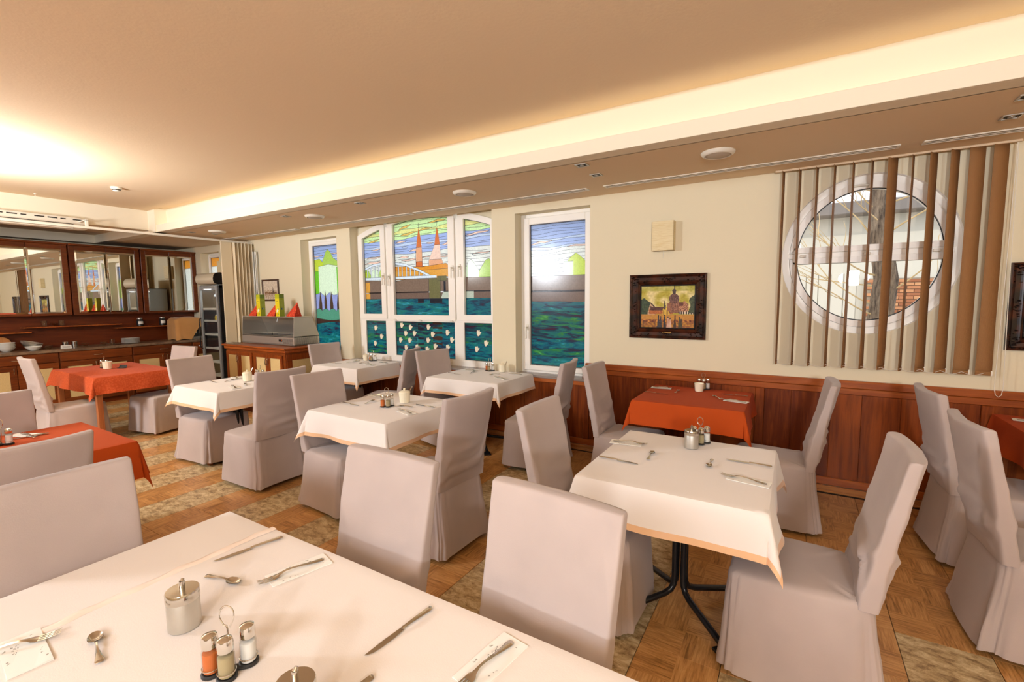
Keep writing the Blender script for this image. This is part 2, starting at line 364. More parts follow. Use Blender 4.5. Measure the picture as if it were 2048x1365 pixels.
# wainscot panelling
wn = struct('trim_6', MB().box(XL, WB[0], YW-.012, YW, .05, .74).box(WB[0], W4[1], YW-.012, YW, .05, .74).box(W4[1], XR, YW-.012, YW, .05, .90), 'cherry', smooth=False, label='cherry wood wainscot below the windows')
rail = MB(); rail.box(W4[1]-.03, XR, 4.478, YW, .868, .927, .005); rail.box(W4[1]-.03, XR, 4.494, YW, .815, .866, .004)
part('top_rail', rail, 'cherry_x', wn)
part('top_rail', MB().box(-8.3, W4[1]-.03, 4.478, YW, .685, .738, .005), 'cherry_x', wn)
bot = MB().box(-8.3, XR, 4.494, YW, .05, .115, .004); part('bottom_rail', bot, 'cherry_x', wn)
rp = random.Random(3)
bays = [-8.0, -6.4, -4.88, -3.35, -1.83, -.22, 1.205, 2.7]
for q, xb in enumerate(bays):
    zt = .815 if xb > W4[1]-.1 else .685
    part('stile', MB().box(xb-.035, xb+.035, 4.488, YW, .115, zt, .004), 'cherry', wn)
    if q+1 < len(bays):
        a, b_ = xb+.035, bays[q+1]-.035; k = max(2, round((b_-a)/.24))
        zt = .815 if xb > -1.9 else .685
        cuts = [a+(b_-a)*i/k+(rp.uniform(-.03, .03) if 0 < i < k else 0) for i in range(k+1)]
        for i in range(k):
            part('plank', MB().box(cuts[i]+.0012, cuts[i+1]-.0012, 4.502, YW-.006, .118, zt-.003, .0015), 'cherry', wn)
# ------------------------------------------------------------------ stained glass
def wav(z, a, k, ph, tilt=0): return lambda x: z+a*math.sin(k*x+ph)+a*.6*math.sin(2.3*k*x+1.7*ph)+tilt*(x+4.2)
def lin(pts):
    def f(x):
        if x <= pts[0][0]: return pts[0][1]
        for (a, b), (c, d) in zip(pts, pts[1:]):
            if x <= c: return b+(d-b)*(x-a)/(c-a) if c > a else d
        return pts[-1][1]
    return f
SG = {}
def G(name, col, stops=None, sc=(60, 60, 60), nsc=1.0, col2=None):
    SG[name] = stained('stained_glass_'+name, col, col2, sc, nsc, stops)
G('green', srgb(214, 246, 176)); G('yellow', srgb(236, 236, 150)); G('blue', srgb(164, 184, 232), sc=(150, 150, 150)); G('paleblue', srgb(196, 212, 238), sc=(150, 150, 150))
G('pale', srgb(228, 230, 222)); G('peach', srgb(246, 206, 186)); G('gold', srgb(236, 196, 104)); G('orange', srgb(226, 146, 44)); G('lightorange', srgb(226, 160, 66))
G('spire', srgb(214, 112, 56), sc=(40, 40, 130)); G('brickpink', srgb(232, 168, 128), sc=(40, 40, 130)); G('white', srgb(222, 232, 240)); G('mud', srgb(128, 104, 88), sc=(40, 40, 40))
G('mud2', srgb(116, 92, 80)); G('darkline', srgb(40, 26, 24)); G('olive', srgb(112, 106, 68)); G('limestone', srgb(190, 196, 176)); G('leaf', srgb(176, 208, 92)); G('paleleaf', srgb(222, 240, 206))
G('bright', srgb(112, 196, 40)); G('yellowgreen', srgb(196, 214, 60)); G('teal', srgb(84, 150, 122)); G('bank', srgb(66, 44, 38)); G('trunk', srgb(74, 56, 44)); G('lilac', srgb(150, 160, 214)); G('deep', srgb(30, 34, 44))
ws = [(.30, srgb(50, 22, 44)), (.42, srgb(14, 56, 78)), (.50, srgb(14, 96, 112)), (.58, srgb(26, 104, 92)), (.68, srgb(40, 138, 160)), (.78, srgb(110, 190, 200))]
G('water', (0, 0, 0, 1), ws, (2.6, 2.6, 15), 1.7)
G('water2', (0, 0, 0, 1), [(.32, srgb(62, 20, 40)), (.43, srgb(18, 46, 66)), (.52, srgb(16, 96, 96)), (.60, srgb(44, 112, 52)), (.68, srgb(70, 150, 70)), (.76, srgb(80, 180, 170))], (2.2, 2.2, 14), 1.6)
lead_m = mat('lead_came', (.03, .03, .035), .45, .6)
gull_m = mat('cream_gull_glass', srgb(246, 236, 210), .3)
def stained_light(win, xa, xb, zb, ztop, regions, nx, y=YG+.012, leads=(), lw=.0042):
    dx = (xb-xa)/nx; open_ = []; pieces = []; lead = MB()
    for i in range(nx):
        x0, x1 = xa+i*dx, xa+(i+1)*dx; xm = (x0+x1)/2; iv = []
        bot0, top0 = (lambda x: zb), ztop
        for (nm, fb, ft, a, b) in regions:
            if not (a <= xm <= b): continue
            fb_, ft_ = fb, ft
            if fb_(xm) < zb: fb_ = bot0
            if ft_(xm) > ztop(xm): ft_ = top0
            B_, T_ = fb_(xm), ft_(xm)
            if T_-B_ < .0015: continue
            new = []
            for (n2, b2, t2) in iv:
                vb, vt = b2(xm), t2(xm)
                if vt <= B_ or vb >= T_: new.append((n2, b2, t2)); continue
                if vb < B_-.001: new.append((n2, b2, fb_))
                if vt > T_+.001: new.append((n2, ft_, t2))
            new.append((nm, fb_, ft_)); iv = new
        cur = []
        for (nm, b2, t2) in iv:
            q = ((x0, b2(x0)), (x1, b2(x1)), (x1, t2(x1)), (x0, t2(x0)))
            hit = None
            for o in open_:
                if o[0] == nm and o[1] < t2(x0)-.0005 and o[2] > b2(x0)+.0005 and not o[4]: hit = o; break
            if hit: pc = hit[3]; hit[4] = True
            else: pc = [nm, []]; pieces.append(pc)
            pc[1].append(q); cur.append([nm, b2(x1), t2(x1), pc, False])
            if b2(xm) > zb+.003:
                a_, c_ = b2(x0), b2(x1)
                lead.add([(x0, y-.003, a_-lw/2), (x1, y-.003, c_-lw/2), (x1, y-.003, c_+lw/2), (x0, y-.003, a_+lw/2)], [(0, 1, 2, 3)])
        open_ = cur
    for nm, qs in pieces:
        if sum((q[2][1]-q[1][1])*dx for q in qs) < .0002: continue
        mb = MB()
        for q in qs: mb.add([(x, y, z) for x, z in q], [(0, 1, 2, 3)])
        part('glass_piece', mb, SG[nm], win, smooth=False, fix=False)
    for (ax, az), (cx, cz) in leads:
        d = Vector((cx-ax, cz-az)); L = d.length; d /= L; nn = Vector((-d.y, d.x))*lw/2
        lead.add([(ax+nn.x, y-.0035, az+nn.y), (cx+nn.x, y-.0035, cz+nn.y), (cx-nn.x, y-.0035, cz-nn.y), (ax-nn.x, y-.0035, az-nn.y)], [(0, 1, 2, 3)])
    e = .006  # border came
    lead.box(xa, xa+e, y-.004, y, zb, ztop(xa)); lead.box(xb-e, xb, y-.004, y, zb, ztop(xb)); lead.box(xa, xb, y-.004, y, zb, zb+e)
    for i in range(nx):
        x0, x1 = xa+i*dx, xa+(i+1)*dx; lead.add([(x0, y-.004, ztop(x0)-e), (x1, y-.004, ztop(x1)-e), (x1, y-.004, ztop(x1)+.002), (x0, y-.004, ztop(x0)+.002)], [(0, 1, 2, 3)])
    part('lead_came', lead, lead_m, win, smooth=False, fix=False)
def sky_regions(x0, x1, zlo, zhi, seed, zg=None, zb_=None):
    r = random.Random(seed); out = []; z = zlo; fs = []
    while z < zhi:
        fs.append((z, wav(z, r.uniform(.004, .011), r.uniform(4, 8), r.uniform(0, 6), .02))); z += r.uniform(.026, .050)
    fs.append((zhi+.05, lambda x: 9))
    for (za, fa), (zc, fc) in zip(fs, fs[1:]):
        zm = (za+zc)/2; t = r.random()
        nm = ('green' if t < .85 else 'yellow') if zm > zg else ('blue' if t < .8 else 'paleblue') if zm > zb_ else ('pale' if t < .8 else 'paleblue')
        out.append((nm, fa, (lambda x, fc=fc, fa=fa: max(fc(x), fa(x))), x0, x1))
    return out
def sliver(nm, xc, zc, L, h, tilt=.05): 
    up = lambda x: zc+tilt*(x-xc)+h*max(0, 1-((x-xc)/L)**2)+.004*math.sin(30*x); dn = lambda x: zc+tilt*(x-xc)-h*.8*max(0, 1-((x-xc)/L)**2)+.004*math.sin(30*x)
    return (nm, dn, up, xc-L, xc+L)
# big arched window
GT = lambda x: 2.655-.153*(x+4.19)**2
def arch_frame(y0, y1, xa, xb, zb, fin, fout, name, par, sw=.085, bw=.085, st=.06):
    """sash following the arch: outer edge fout, glass edge fin"""
    mb = MB(); n = 20
    def strip(lo, hi, a, b):
        vs = []; fs = []
        for i in range(n+1):
            x = a+(b-a)*i/n
            for yy in (y0, y1): vs += [(x, yy, lo(x)), (x, yy, hi(x))]
        for i in range(n):
            o = i*4; p = o+4; fs += [(o, p, p+1, o+1), (o+2, o+3, p+3, p+2), (o+1, p+1, p+3, o+3), (o, o+2, p+2, p)]
        fs += [(0, 1, 3, 2), (n*4, n*4+2, n*4+3, n*4+1)]; mb.add(vs, fs)
    c = lambda v: (lambda x: v)
    strip(fin, fout, xa, xb); strip(c(zb), c(zb+bw), xa, xb)
    strip(c(zb+bw), fin, xa, xa+sw); strip(c(zb+bw), fin, xb-sw, xb)
    return part(name, mb, 'upvc', par, smooth=False)
def handle(par, x, y, z, flip=1):
    b = MB().box(x-.014, x+.014, y-.008, y, z-.035, z+.035, .004); o = part('handle', b, 'white_plastic', par)
    part('lever', MB().box(x-.009, x+.009, y-.04, y-.008, z-.01, z+.01, .004).box(x-.010, x+.010, y-.048, y-.034, z-.125, z+.012, .005), 'white_plastic', o)
fo = lambda x: GT(x)+.075
fmb = MB(); F0, F1 = YG-.01, YG+.07
fmb.box(WB[0], -5.37, F0, F1, .74, 2.52, .004).box(-3.02, WB[1], F0, F1, .74, 2.52, .004)
for a, b_ in ((-4.89, -4.71), (-3.67, -3.52)): fmb.box(a, b_, F0, F1, .825, 1.315, .004)
for a, b_ in ((-4.845, -4.80), (-3.635, -3.585)): fmb.box(a, b_, F0, F1, 1.34, 2.60, .004)
fmb.box(-5.372, -3.018, F0-.0015, F1, .74, .835, .004).box(-5.372, -3.018, F0-.0015, F1, 1.305, 1.345, .004)
fmb.box(-5.371, -5.29, F0+.0008, F1, .83, 1.31).box(-3.10, -3.019, F0+.0008, F1, .83, 1.31)
win1 = struct('window_1', fmb, 'upvc', label='arched stained glass window showing twin spires, a bridge and gulls')
# plaster above the arch
amb = MB(); n = 24
for i in range(n):
    x0, x1 = WB[0]+(WB[1]-WB[0])*i/n, WB[0]+(WB[1]-WB[0])*(i+1)/n
    amb.add([(x0, YG-.004, fo(x0)), (x1, YG-.004, fo(x1)), (x1, YG-.004, 2.9), (x0, YG-.004, 2.9), (x0, YG+.1, fo(x0)), (x1, YG+.1, fo(x1))], [(0, 1, 2, 3), (0, 4, 5, 1)])
part('arch_infill', amb, 'plaster', win1, smooth=False)
s1 = arch_frame(YG-.03, YG+.05, -5.38, -4.848, 1.335, GT, fo, 'sash', win1, .085, .07)
s2 = arch_frame(YG-.03, YG+.05, -4.795, -3.64, 1.325, GT, fo, 'sash', win1, .10, .07)
s3 = arch_frame(YG-.03, YG+.05, -3.58, -3.01, 1.335, GT, fo, 'sash', win1, .085, .07)
handle(s1, -4.875, YG-.03, 1.93); handle(s2, -4.765, YG-.03, 1.92); handle(s2, -3.665, YG-.03, 1.99); handle(s3, -3.55, YG-.03, 2.0)
for x in (-4.68, -4.23, -3.70): part('hinge', bx(x-.022, x+.022, YG-.045, YG-.01, 1.318, 1.338, b=.004), 'white_plastic', win1)
fl = lambda v: (lambda x: v)
arch_out = lin([(-5.6, 1.98), (-5.28, 2.055), (-5.14, 2.1), (-4.92, 2.125), (-4.68, 2.11), (-4.49, 2.08), (-4.26, 2.0), (-4.09, 1.93), (-3.955, 1.868)])
arch_in = lambda x: arch_out(x)-.032
reg = sky_regions(-5.5, -2.9, 1.84, 2.75, 4, 2.43, 2.20)
gb = lin([(-5.4, 2.37), (-4.9, 2.44), (-4.68, 2.43), (-4.4, 2.42), (-4.2, 2.45), (-3.9, 2.52), (-3.6, 2.55), (-3.3, 2.54), (-3.0, 2.53)])
reg += [sliver(*a) for a in (('gold', -4.5, 2.565, .12, .016, .25), ('gold', -4.43, 2.475, .16, .015, .12), ('gold', -3.94, 2.60, .16, .013, .06), ('gold', -4.14, 2.515, .12, .012, .1), ('peach', -4.58, 2.375, .10, .014), ('paleblue', -4.5, 2.30, .06, .010),
     ('peach', -4.33, 2.25, .10, .014), ('peach', -4.07, 2.33, .07, .010), ('peach', -3.77, 2.31, .09, .016, .2), ('peach', -4.52, 2.17, .09, .014), ('peach', -4.42, 2.13, .16, .013), ('peach', -4.0, 2.16, .25, .008), ('peach', -3.74, 2.15, .2, .010), ('peach', -5.1, 2.19, .16, .011), ('gold', -5.1, 2.42, .12, .012, .2), ('peach', -5.1, 2.12, .2, .016), ('peach', -3.3, 2.40, .2, .013, .1), ('peach', -5.05, 2.30, .1, .010), ('peach', -3.25, 2.16, .15, .008))]
tr = lambda pts: lin(pts)
reg += [('paleleaf', fl(1.86), tr([(-3.5, 1.97), (-3.44, 2.08), (-3.40, 2.085), (-3.29, 1.95), (-3.25, 1.87)]), -3.52, -3.25), ('leaf', fl(1.86), tr([(-3.30, 1.93), (-3.19, 2.07), (-3.14, 2.085), (-3.06, 2.0)]), -3.30, -3.0),
        ('leaf', fl(1.9), tr([(-5.32, 2.02), (-5.24, 2.04), (-5.18, 1.95)]), -5.32, -5.18), ('yellowgreen', fl(1.9), tr([(-5.32, 1.99), (-5.25, 2.0), (-5.21, 1.92)]), -5.32, -5.2), ('paleleaf', fl(1.9), tr([(-5.18, 1.97), (-5.12, 2.03), (-5.04, 2.02), (-5.0, 1.93)]), -5.18, -5.0), ('leaf', fl(1.9), tr([(-5.03, 1.95), (-4.97, 2.04), (-4.88, 2.05)]), -5.03, -4.85)]
# spires
sp1 = lin([(-4.312, 2.03), (-4.308, 2.25), (-4.283, 2.40), (-4.252, 2.545), (-4.222, 2.40), (-4.202, 2.25), (-4.198, 2.03)])
sp2 = lin([(-4.092, 2.03), (-4.088, 2.11), (-3.99, 2.29), (-3.975, 2.38), (-3.942, 2.535), (-3.91, 2.38), (-3.893, 2.25), (-3.888, 2.13), (-3.868, 2.11), (-3.84, 2.04)])
reg += [('brickpink', fl(2.03), sp1, -4.311, -4.199), ('spire', fl(2.285), sp1, -4.311, -4.199), ('spire', fl(2.03), lin([(-4.4, 2.13), (-4.1, 2.13)]) if False else fl(2.10), -4.311, -4.199),
        ('peach', fl(2.03), sp2, -4.091, -3.84), ('spire', fl(2.30), sp2, -4.091, -3.84), ('brickpink', fl(2.03), lambda x: min(sp2(x), 2.115), -4.091, -3.84)]
roof = lin([(-4.72, 2.05), (-4.5, 2.045), (-4.2, 2.03), (-4.0, 2.045), (-3.8, 2.06), (-3.73, 2.0)])
reg += [('orange', fl(1.87), roof, -4.72, -3.735), ('lightorange', fl(1.87), lin([(-4.72, 1.99), (-4.2, 1.985), (-3.74, 1.995)]), -4.72, -3.735)]
for k in range(8):
    pass
reg += [('white', arch_in, arch_out, -5.4, -3.965), ('white', fl(1.878), fl(1.915), -5.4, -3.965), ('white', fl(1.865), fl(1.89), -3.80, -3.6)]
for x in [-5.24+.075*k for k in range(17)]:
    if arch_in(x) > 1.93: reg.append(('white', fl(1.915), arch_in, x-.009, x+.009))
reg += [('mud', fl(1.705), lin([(-5.4, 1.878), (-4.68, 1.85), (-4.5, 1.878), (-2.9, 1.865)]), -5.4, -2.9), ('lightorange', fl(1.70), fl(1.85), -5.32, -5.20), ('darkline', fl(1.692), fl(1.706), -5.22, -4.1), ('darkline', fl(1.692), fl(1.706), -3.85, -2.9), ('mud2', fl(1.61), fl(1.692), -5.2, -2.9), ('lightorange', fl(1.61), fl(1.69), -5.32, -5.20)]
reg += [('olive', fl(1.61), fl(1.878), -4.098, -3.90), ('olive', fl(1.84), fl(1.90), -3.96, -3.80), ('deep', fl(1.71), fl(1.83), -3.855, -3.815), ('limestone', fl(1.61), lambda x: min(1.70, 1.61+(x+3.90)*2.2), -3.90, -3.39), ('limestone', fl(1.61), fl(1.70), -3.50, -3.38)]
reg += [('water', fl(1.2), fl(1.612), -5.4, -2.9), ('deep', fl(1.56), fl(1.612), -4.30, -4.19), ('deep', fl(1.555), fl(1.612), -4.09, -3.88)]
vl = []
for x, f, h in ((-4.311, 2.03, 2.25), (-4.199, 2.03, 2.25), (-4.091, 2.03, 2.11), (-4.252, 2.54, 2.60), (-3.942, 2.53, 2.61), (-4.098, 1.61, 1.878), (-3.90, 1.61, 1.878)): vl.append(((x, f), (x, h)))
for a, b_ in (((-4.27, 2.575), (-4.235, 2.575)), ((-3.96, 2.585), (-3.925, 2.585)), ((-3.735, 1.87), (-3.735, 2.0))): vl.append((a, b_))
for x in [-5.24+.075*k for k in range(17)]:
    if arch_in(x) > 1.93: vl += [((x-.009, 1.915), (x-.009, arch_in(x-.009))), ((x+.009, 1.915), (x+.009, arch_in(x+.009)))]
for xa, xb, nx in ((-5.296, -4.93, 40), (-4.697, -3.738, 110), (-3.497, -3.093, 40)):
    stained_light(win1, xa, xb, 1.392, GT, reg, nx, leads=[l for l in vl if xa < l[0][0] < xb and xa < l[1][0] < xb])
gull_me = MB().prism([(-.010, -.038), (.006, -.034), (.020, -.018), (.040, .010), (.036, .020), (.018, .012), (.016, .034), (.004, .040), (-.004, .022), (-.012, .036), (-.024, .030), (-.027, .004), (-.021, -.022)], -.008, -.002, 'y').mesh('gull', gull_m, smooth=False)
crescent = MB().prism([(-.012, -.044), (.014, -.038), (.020, -.030), (-.004, -.036), (-.018, -.024), (-.024, -.004), (-.024, .018), (-.032, .004), (-.030, -.02)], -.006, -.0012, 'y').mesh('gull_dark_crescent', lead_m, smooth=False)  # dark glass crescent of the design, at each gull's lower left
def gull(win, x, z, y=YG+.012):
    o = link('gull', gull_me, win, (x, y, z)); link('gull_outline', crescent, o)
def water_light(win, xa, xb, za, zb, cuts, gl, seed, mats=('water', 'water2')):
    r = random.Random(seed); rg = []
    for a, b_ in zip([xa]+cuts, cuts+[xb]):
        z = za-.05; f0 = wav(z, .008, 7, r.uniform(0, 6))
        while z < zb+.05:
            z += r.uniform(.05, .11); f1 = wav(z, .010, 7, r.uniform(0, 6)); nm = r.choice(mats)
            if len(cuts) and (a, b_) in (((-4.33), (-4.23)),): nm = 'deep'
            rg.append((nm, f0, f1, a, b_)); f0 = f1
    if cuts:
        for z in (.93, 1.0, 1.07, 1.14, 1.2, 1.26): rg.append(('deep', wav(z, .008, 9, z*30), wav(z+.025, .008, 12, z*50), -4.32, -4.22)); rg.append(('bank', wav(z+.01, .008, 9, z*20), wav(z+.04, .008, 12, z*40), -4.05, -3.88))
    stained_light(win, xa, xb, za, lambda x: zb, rg, int((xb-xa)/.02), lw=.0022)
    for x, z in gl: gull(win, x, z)
water_light(win1, -5.296, -4.885, .835, 1.31, [], [(-5.11, 1.2), (-5.0, 1.08), (-5.13, .98)], 1)
water_light(win1, -4.712, -3.668, .835, 1.31, [-4.33, -4.21, -4.05, -3.87], [(-4.6, 1.25), (-4.44, 1.225), (-4.53, 1.14), (-4.37, 1.145), (-4.63, 1.045), (-4.46, 1.045), (-4.53, .945), (-4.33, .96), (-4.12, 1.235), (-4.05, 1.14), (-4.13, 1.06), (-4.01, .985), (-4.15, .94), (-3.8, 1.17), (-3.73, 1.08), (-3.8, .98)], 2)
water_light(win1, -3.522, -3.095, .835, 1.31, [], [(-3.31, 1.18), (-3.2, 1.06), (-3.34, .98)], 3)
# tall windows either side
def tall_window(name, w_, gx0, gx1, gz0, gz1, label, fr=.055):
    mb = MB(); x0, x1, z0, z1 = w_
    for a, b_, c, d in ((x0, x0+fr, z0, z1), (x1-fr, x1, z0, z1), (x0+fr, x1-fr, z0, z0+fr), (x0+fr, x1-fr, z1-fr, z1)): mb.box(a, b_, YG, YG+.08, c, d, .004)
    wn_ = struct(name, mb, 'upvc', label=label); mb = MB(); a0, b0, c0, d0 = x0+fr-.015, x1-fr+.015, z0+fr-.015, z1-fr+.015
    for a, b_, c, d in ((a0, gx0, c0, d0), (gx1, b0, c0, d0), (gx0, gx1, c0, gz0), (gx0, gx1, gz1, d0)): mb.box(a, b_, YG-.025, YG+.05, c, d, .005)
    return wn_, part('sash', mb, 'upvc', wn_)
w2, sa = tall_window('window_2', W1, -6.432, -5.80, .83, 2.438, 'narrow stained glass window with tall green tree beside the steel counter')
rg = sky_regions(-6.5, -5.7, 1.9, 2.5, 9, 9, 2.12) + [sliver('peach', -6.35, 2.28, .15, .010), sliver('peach', -5.9, 2.31, .15, .010)]
rg += [('leaf', fl(1.6), lin([(-6.3, 2.1), (-6.2, 2.25), (-6.15, 2.34), (-6.10, 2.375), (-6.04, 2.33), (-5.98, 2.24), (-5.9, 2.20), (-5.8, 2.1)]), -6.3, -5.7), ('yellowgreen', fl(1.6), lin([(-6.45, 2.22), (-6.38, 2.23), (-6.3, 2.24), (-6.22, 2.18)]), -6.45, -6.22), ('bright', fl(1.69), fl(2.05), -6.45, -6.34), ('paleleaf', fl(1.5), lin([(-6.34, 2.12), (-6.1, 2.15), (-5.9, 2.12)]), -6.34, -5.9), ('bright', fl(1.7), fl(2.1), -5.92, -5.85), ('lilac', fl(1.3), lin([(-6.45, 1.69), (-6.3, 1.72), (-6.2, 1.66), (-6.1, 1.72), (-6, 1.68), (-5.8, 1.70)]), -6.45, -5.7)]
for x in (-6.32, -6.20, -6.06, -5.90): rg.append(('trunk', fl(1.35), lambda x_, c=x: 1.76-6*abs(x_-c), x-.035, x+.035))
rg += [('teal', fl(1.25), lambda x: 1.44+.035*abs(math.sin(19*x)), -6.45, -5.7), ('bank', fl(1.22), lambda x: 1.31-.012*math.sin(8*x), -6.45, -5.7), ('water', fl(.7), lambda x: 1.25+.02*math.sin(6*x), -6.45, -5.7)]
stained_light(w2, -6.432, -5.80, .83, fl(2.438), rg, 60)
w3, sa = tall_window('window_3', W4, -2.572, -1.902, .84, 2.424, 'tall stained glass window of blue sky over green water beside the square lamp')
handle(sa, -2.60, YG-.025, 1.27)
rg = sky_regions(-2.6, -1.85, 1.8, 2.5, 14, 9, 2.14) + [sliver('peach', -2.45, 2.22, .16, .012, .12), sliver('peach', -1.98, 2.165, .15, .010)]
rg += [('yellowgreen', fl(1.84), lin([(-2.14, 1.95), (-2.10, 2.03), (-2.02, 2.085), (-1.98, 2.06), (-1.90, 1.99)]), -2.14, -1.85), ('paleleaf', fl(1.84), fl(2.0), -2.16, -2.05), ('mud', fl(1.68), fl(1.85), -2.6, -1.85), ('darkline', fl(1.672), fl(1.69), -2.6, -1.85), ('mud2', fl(1.54), fl(1.672), -2.6, -1.85)]
z = .7; r = random.Random(8); f0 = fl(.7)
while z < 1.56:
    z += r.uniform(.07, .13); f1 = wav(min(z, 1.585), .004 if z > 1.5 else .012, 6, r.uniform(0, 6)); rg.append((r.choice(['water', 'water2', 'water2']), f0, f1, -2.6, -1.85)); f0 = f1
stained_light(w3, -2.572, -1.902, .84, fl(2.424), rg, 64, lw=.003)
w5, sa = tall_window('window_5', W0, -9.50, -8.99, 1.08, 2.42, 'small far window with an orange pane behind the drinks cooler')
stained_light(w5, -9.50, -8.99, 1.08, fl(2.42), [('pale', fl(1), fl(2.26), -9.6, -8.9), ('orange', fl(2.26), fl(2.6), -9.6, -8.9)], 6)
# window boards
for nm, a, b_ in (('window_board', WB[0], WB[1]), ('window_board', W4[0], W4[1]), ('window_board', W1[0], W1[1])):
    part(nm, bx(a-.02, b_+.02, 4.47, YG, .728, .755, b=.006), mat('grey_marble', srgb(150, 138, 130), .25) if 'grey_marble' not in D.materials else D.materials['grey_marble'], wn)
# ------------------------------------------------------------------ round window
def ring(name, rx0, rz0, rx1, rz1, y0, y1, mt, par=None, n=72, b=.006, a0=0, a1=2*PI, c=OC, **k):
    mb = MB(); pr = [(0, y0+b), (b/ max(1e-6, 1), y0), (1-b, y0), (1, y0+b), (1, y1), (0, y1)]
    prof = [(0, y0+b), (.06, y0), (.94, y0), (1, y0+b), (1, y1), (0, y1)]
    m = len(prof); vs = []; full = abs(a1-a0-2*PI) < 1e-6; nn = n if full else n+1
    for i in range(nn):
        a = a0+(a1-a0)*i/n
        for t, y in prof: vs.append((c[0]+(rx0+(rx1-rx0)*t)*math.cos(a), y, c[1]+(rz0+(rz1-rz0)*t)*math.sin(a)))
    fs = []
    for i in range(n):
        j = (i+1) % nn
        for q in range(m): fs.append((i*m+q, j*m+q, j*m+(q+1) % m, i*m+(q+1) % m))
    mb.add(vs, fs); return part(name, mb, mt, par, **k) if par else struct(name, mb, mt, **k)
w4 = ring('window_4', ORX-.055, ORZ-.055, ORX+.004, ORZ+.004, YW+.05, YW+.13, 'upvc', label='round white framed window behind the brown slat blind')
ring('frame_lining', ORX-.002, ORZ-.002, ORX+.006, ORZ+.006, YW+.005, YO, 'upvc', w4)
zt_, zb2 = 1.995, 1.862
def seg_sash(name, top):
    # half round sash between the mid rail and the circle
    mb = MB(); n = 40; cz = zt_ if top else zb2; rx, rz = ORX-.055, ORZ-.055; gx, gz = ORX-.105, ORZ-.105
    s = 1 if top else -1
    y0, y1 = YW+.03, YW+.11
    def arc(rx_, rz_, zc):
        ang = math.asin(max(-1, min(1, (zc-OC[1])/rz_)));
        st, en = (ang, PI-ang) if top else (ang, -PI-ang)
        return [(OC[0]+rx_*math.cos(st+(en-st)*i/n), OC[1]+rz_*math.sin(st+(en-st)*i/n)) for i in range(n+1)]
    o = arc(rx, rz, cz-s*.045); g = arc(gx, gz, cz+s*.0)
    vs = [(x, y0, z) for x, z in o]+[(x, y0, z) for x, z in g]+[(x, y1, z) for x, z in o]+[(x, y1, z) for x, z in g]; N = n+1; fs = []
    for i in range(n): fs += [(i, i+1, N+i+1, N+i), (N+i, N+i+1, 3*N+i+1, 3*N+i), (i, 2*N+i, 2*N+i+1, i+1)]
    mb.add(vs, fs); xa, xb = min(g[0][0], g[-1][0]), max(g[0][0], g[-1][0])
    mb.box(xa-.025, xb+.025, y0, y1, min(cz, cz-s*.045), max(cz, cz-s*.045))
    o_ = part(name, mb, 'upvc', w4, angle=30)
    gm = MB(); pts = arc(gx, gz, cz); gm.add([(x, YW+.07, z) for x, z in pts], [tuple(range(n+1))]); part('glass_pane', gm, 'pane', w4, smooth=False)
    bl = MB(); ins = [(OC[0]+(x-OC[0])*.985, OC[1]+(z-OC[1])*.985) for x, z in pts]
    for i in range(n): bl.add([(pts[i][0], y0+.012, pts[i][1]), (pts[i+1][0], y0+.012, pts[i+1][1]), (ins[i+1][0], y0+.012, ins[i+1][1]), (ins[i][0], y0+.012, ins[i][1])], [(0, 1, 2, 3)])
    part('gasket', bl, 'black_matt', w4, smooth=False)
seg_sash('sash', True); seg_sash('sash', False)
part('mid_rail', MB().box(OC[0]-.52, OC[0]+.52, YW+.045, YW+.12, 1.905, 1.952, .005).box(OC[0]-.535, OC[0]+.535, YW+.06, YW+.125, 1.862, 1.995), 'upvc', w4)
for x in (.05, .47, .88): part('hinge', bx(x-.022, x+.022, YW+.015, YW+.035, 1.915, 1.935, b=.004), 'white_plastic', w4)
part('handle', bx(.36, .46, YW+.0, YW+.03, 2.435, 2.452, b=.005), 'white_plastic', w4)
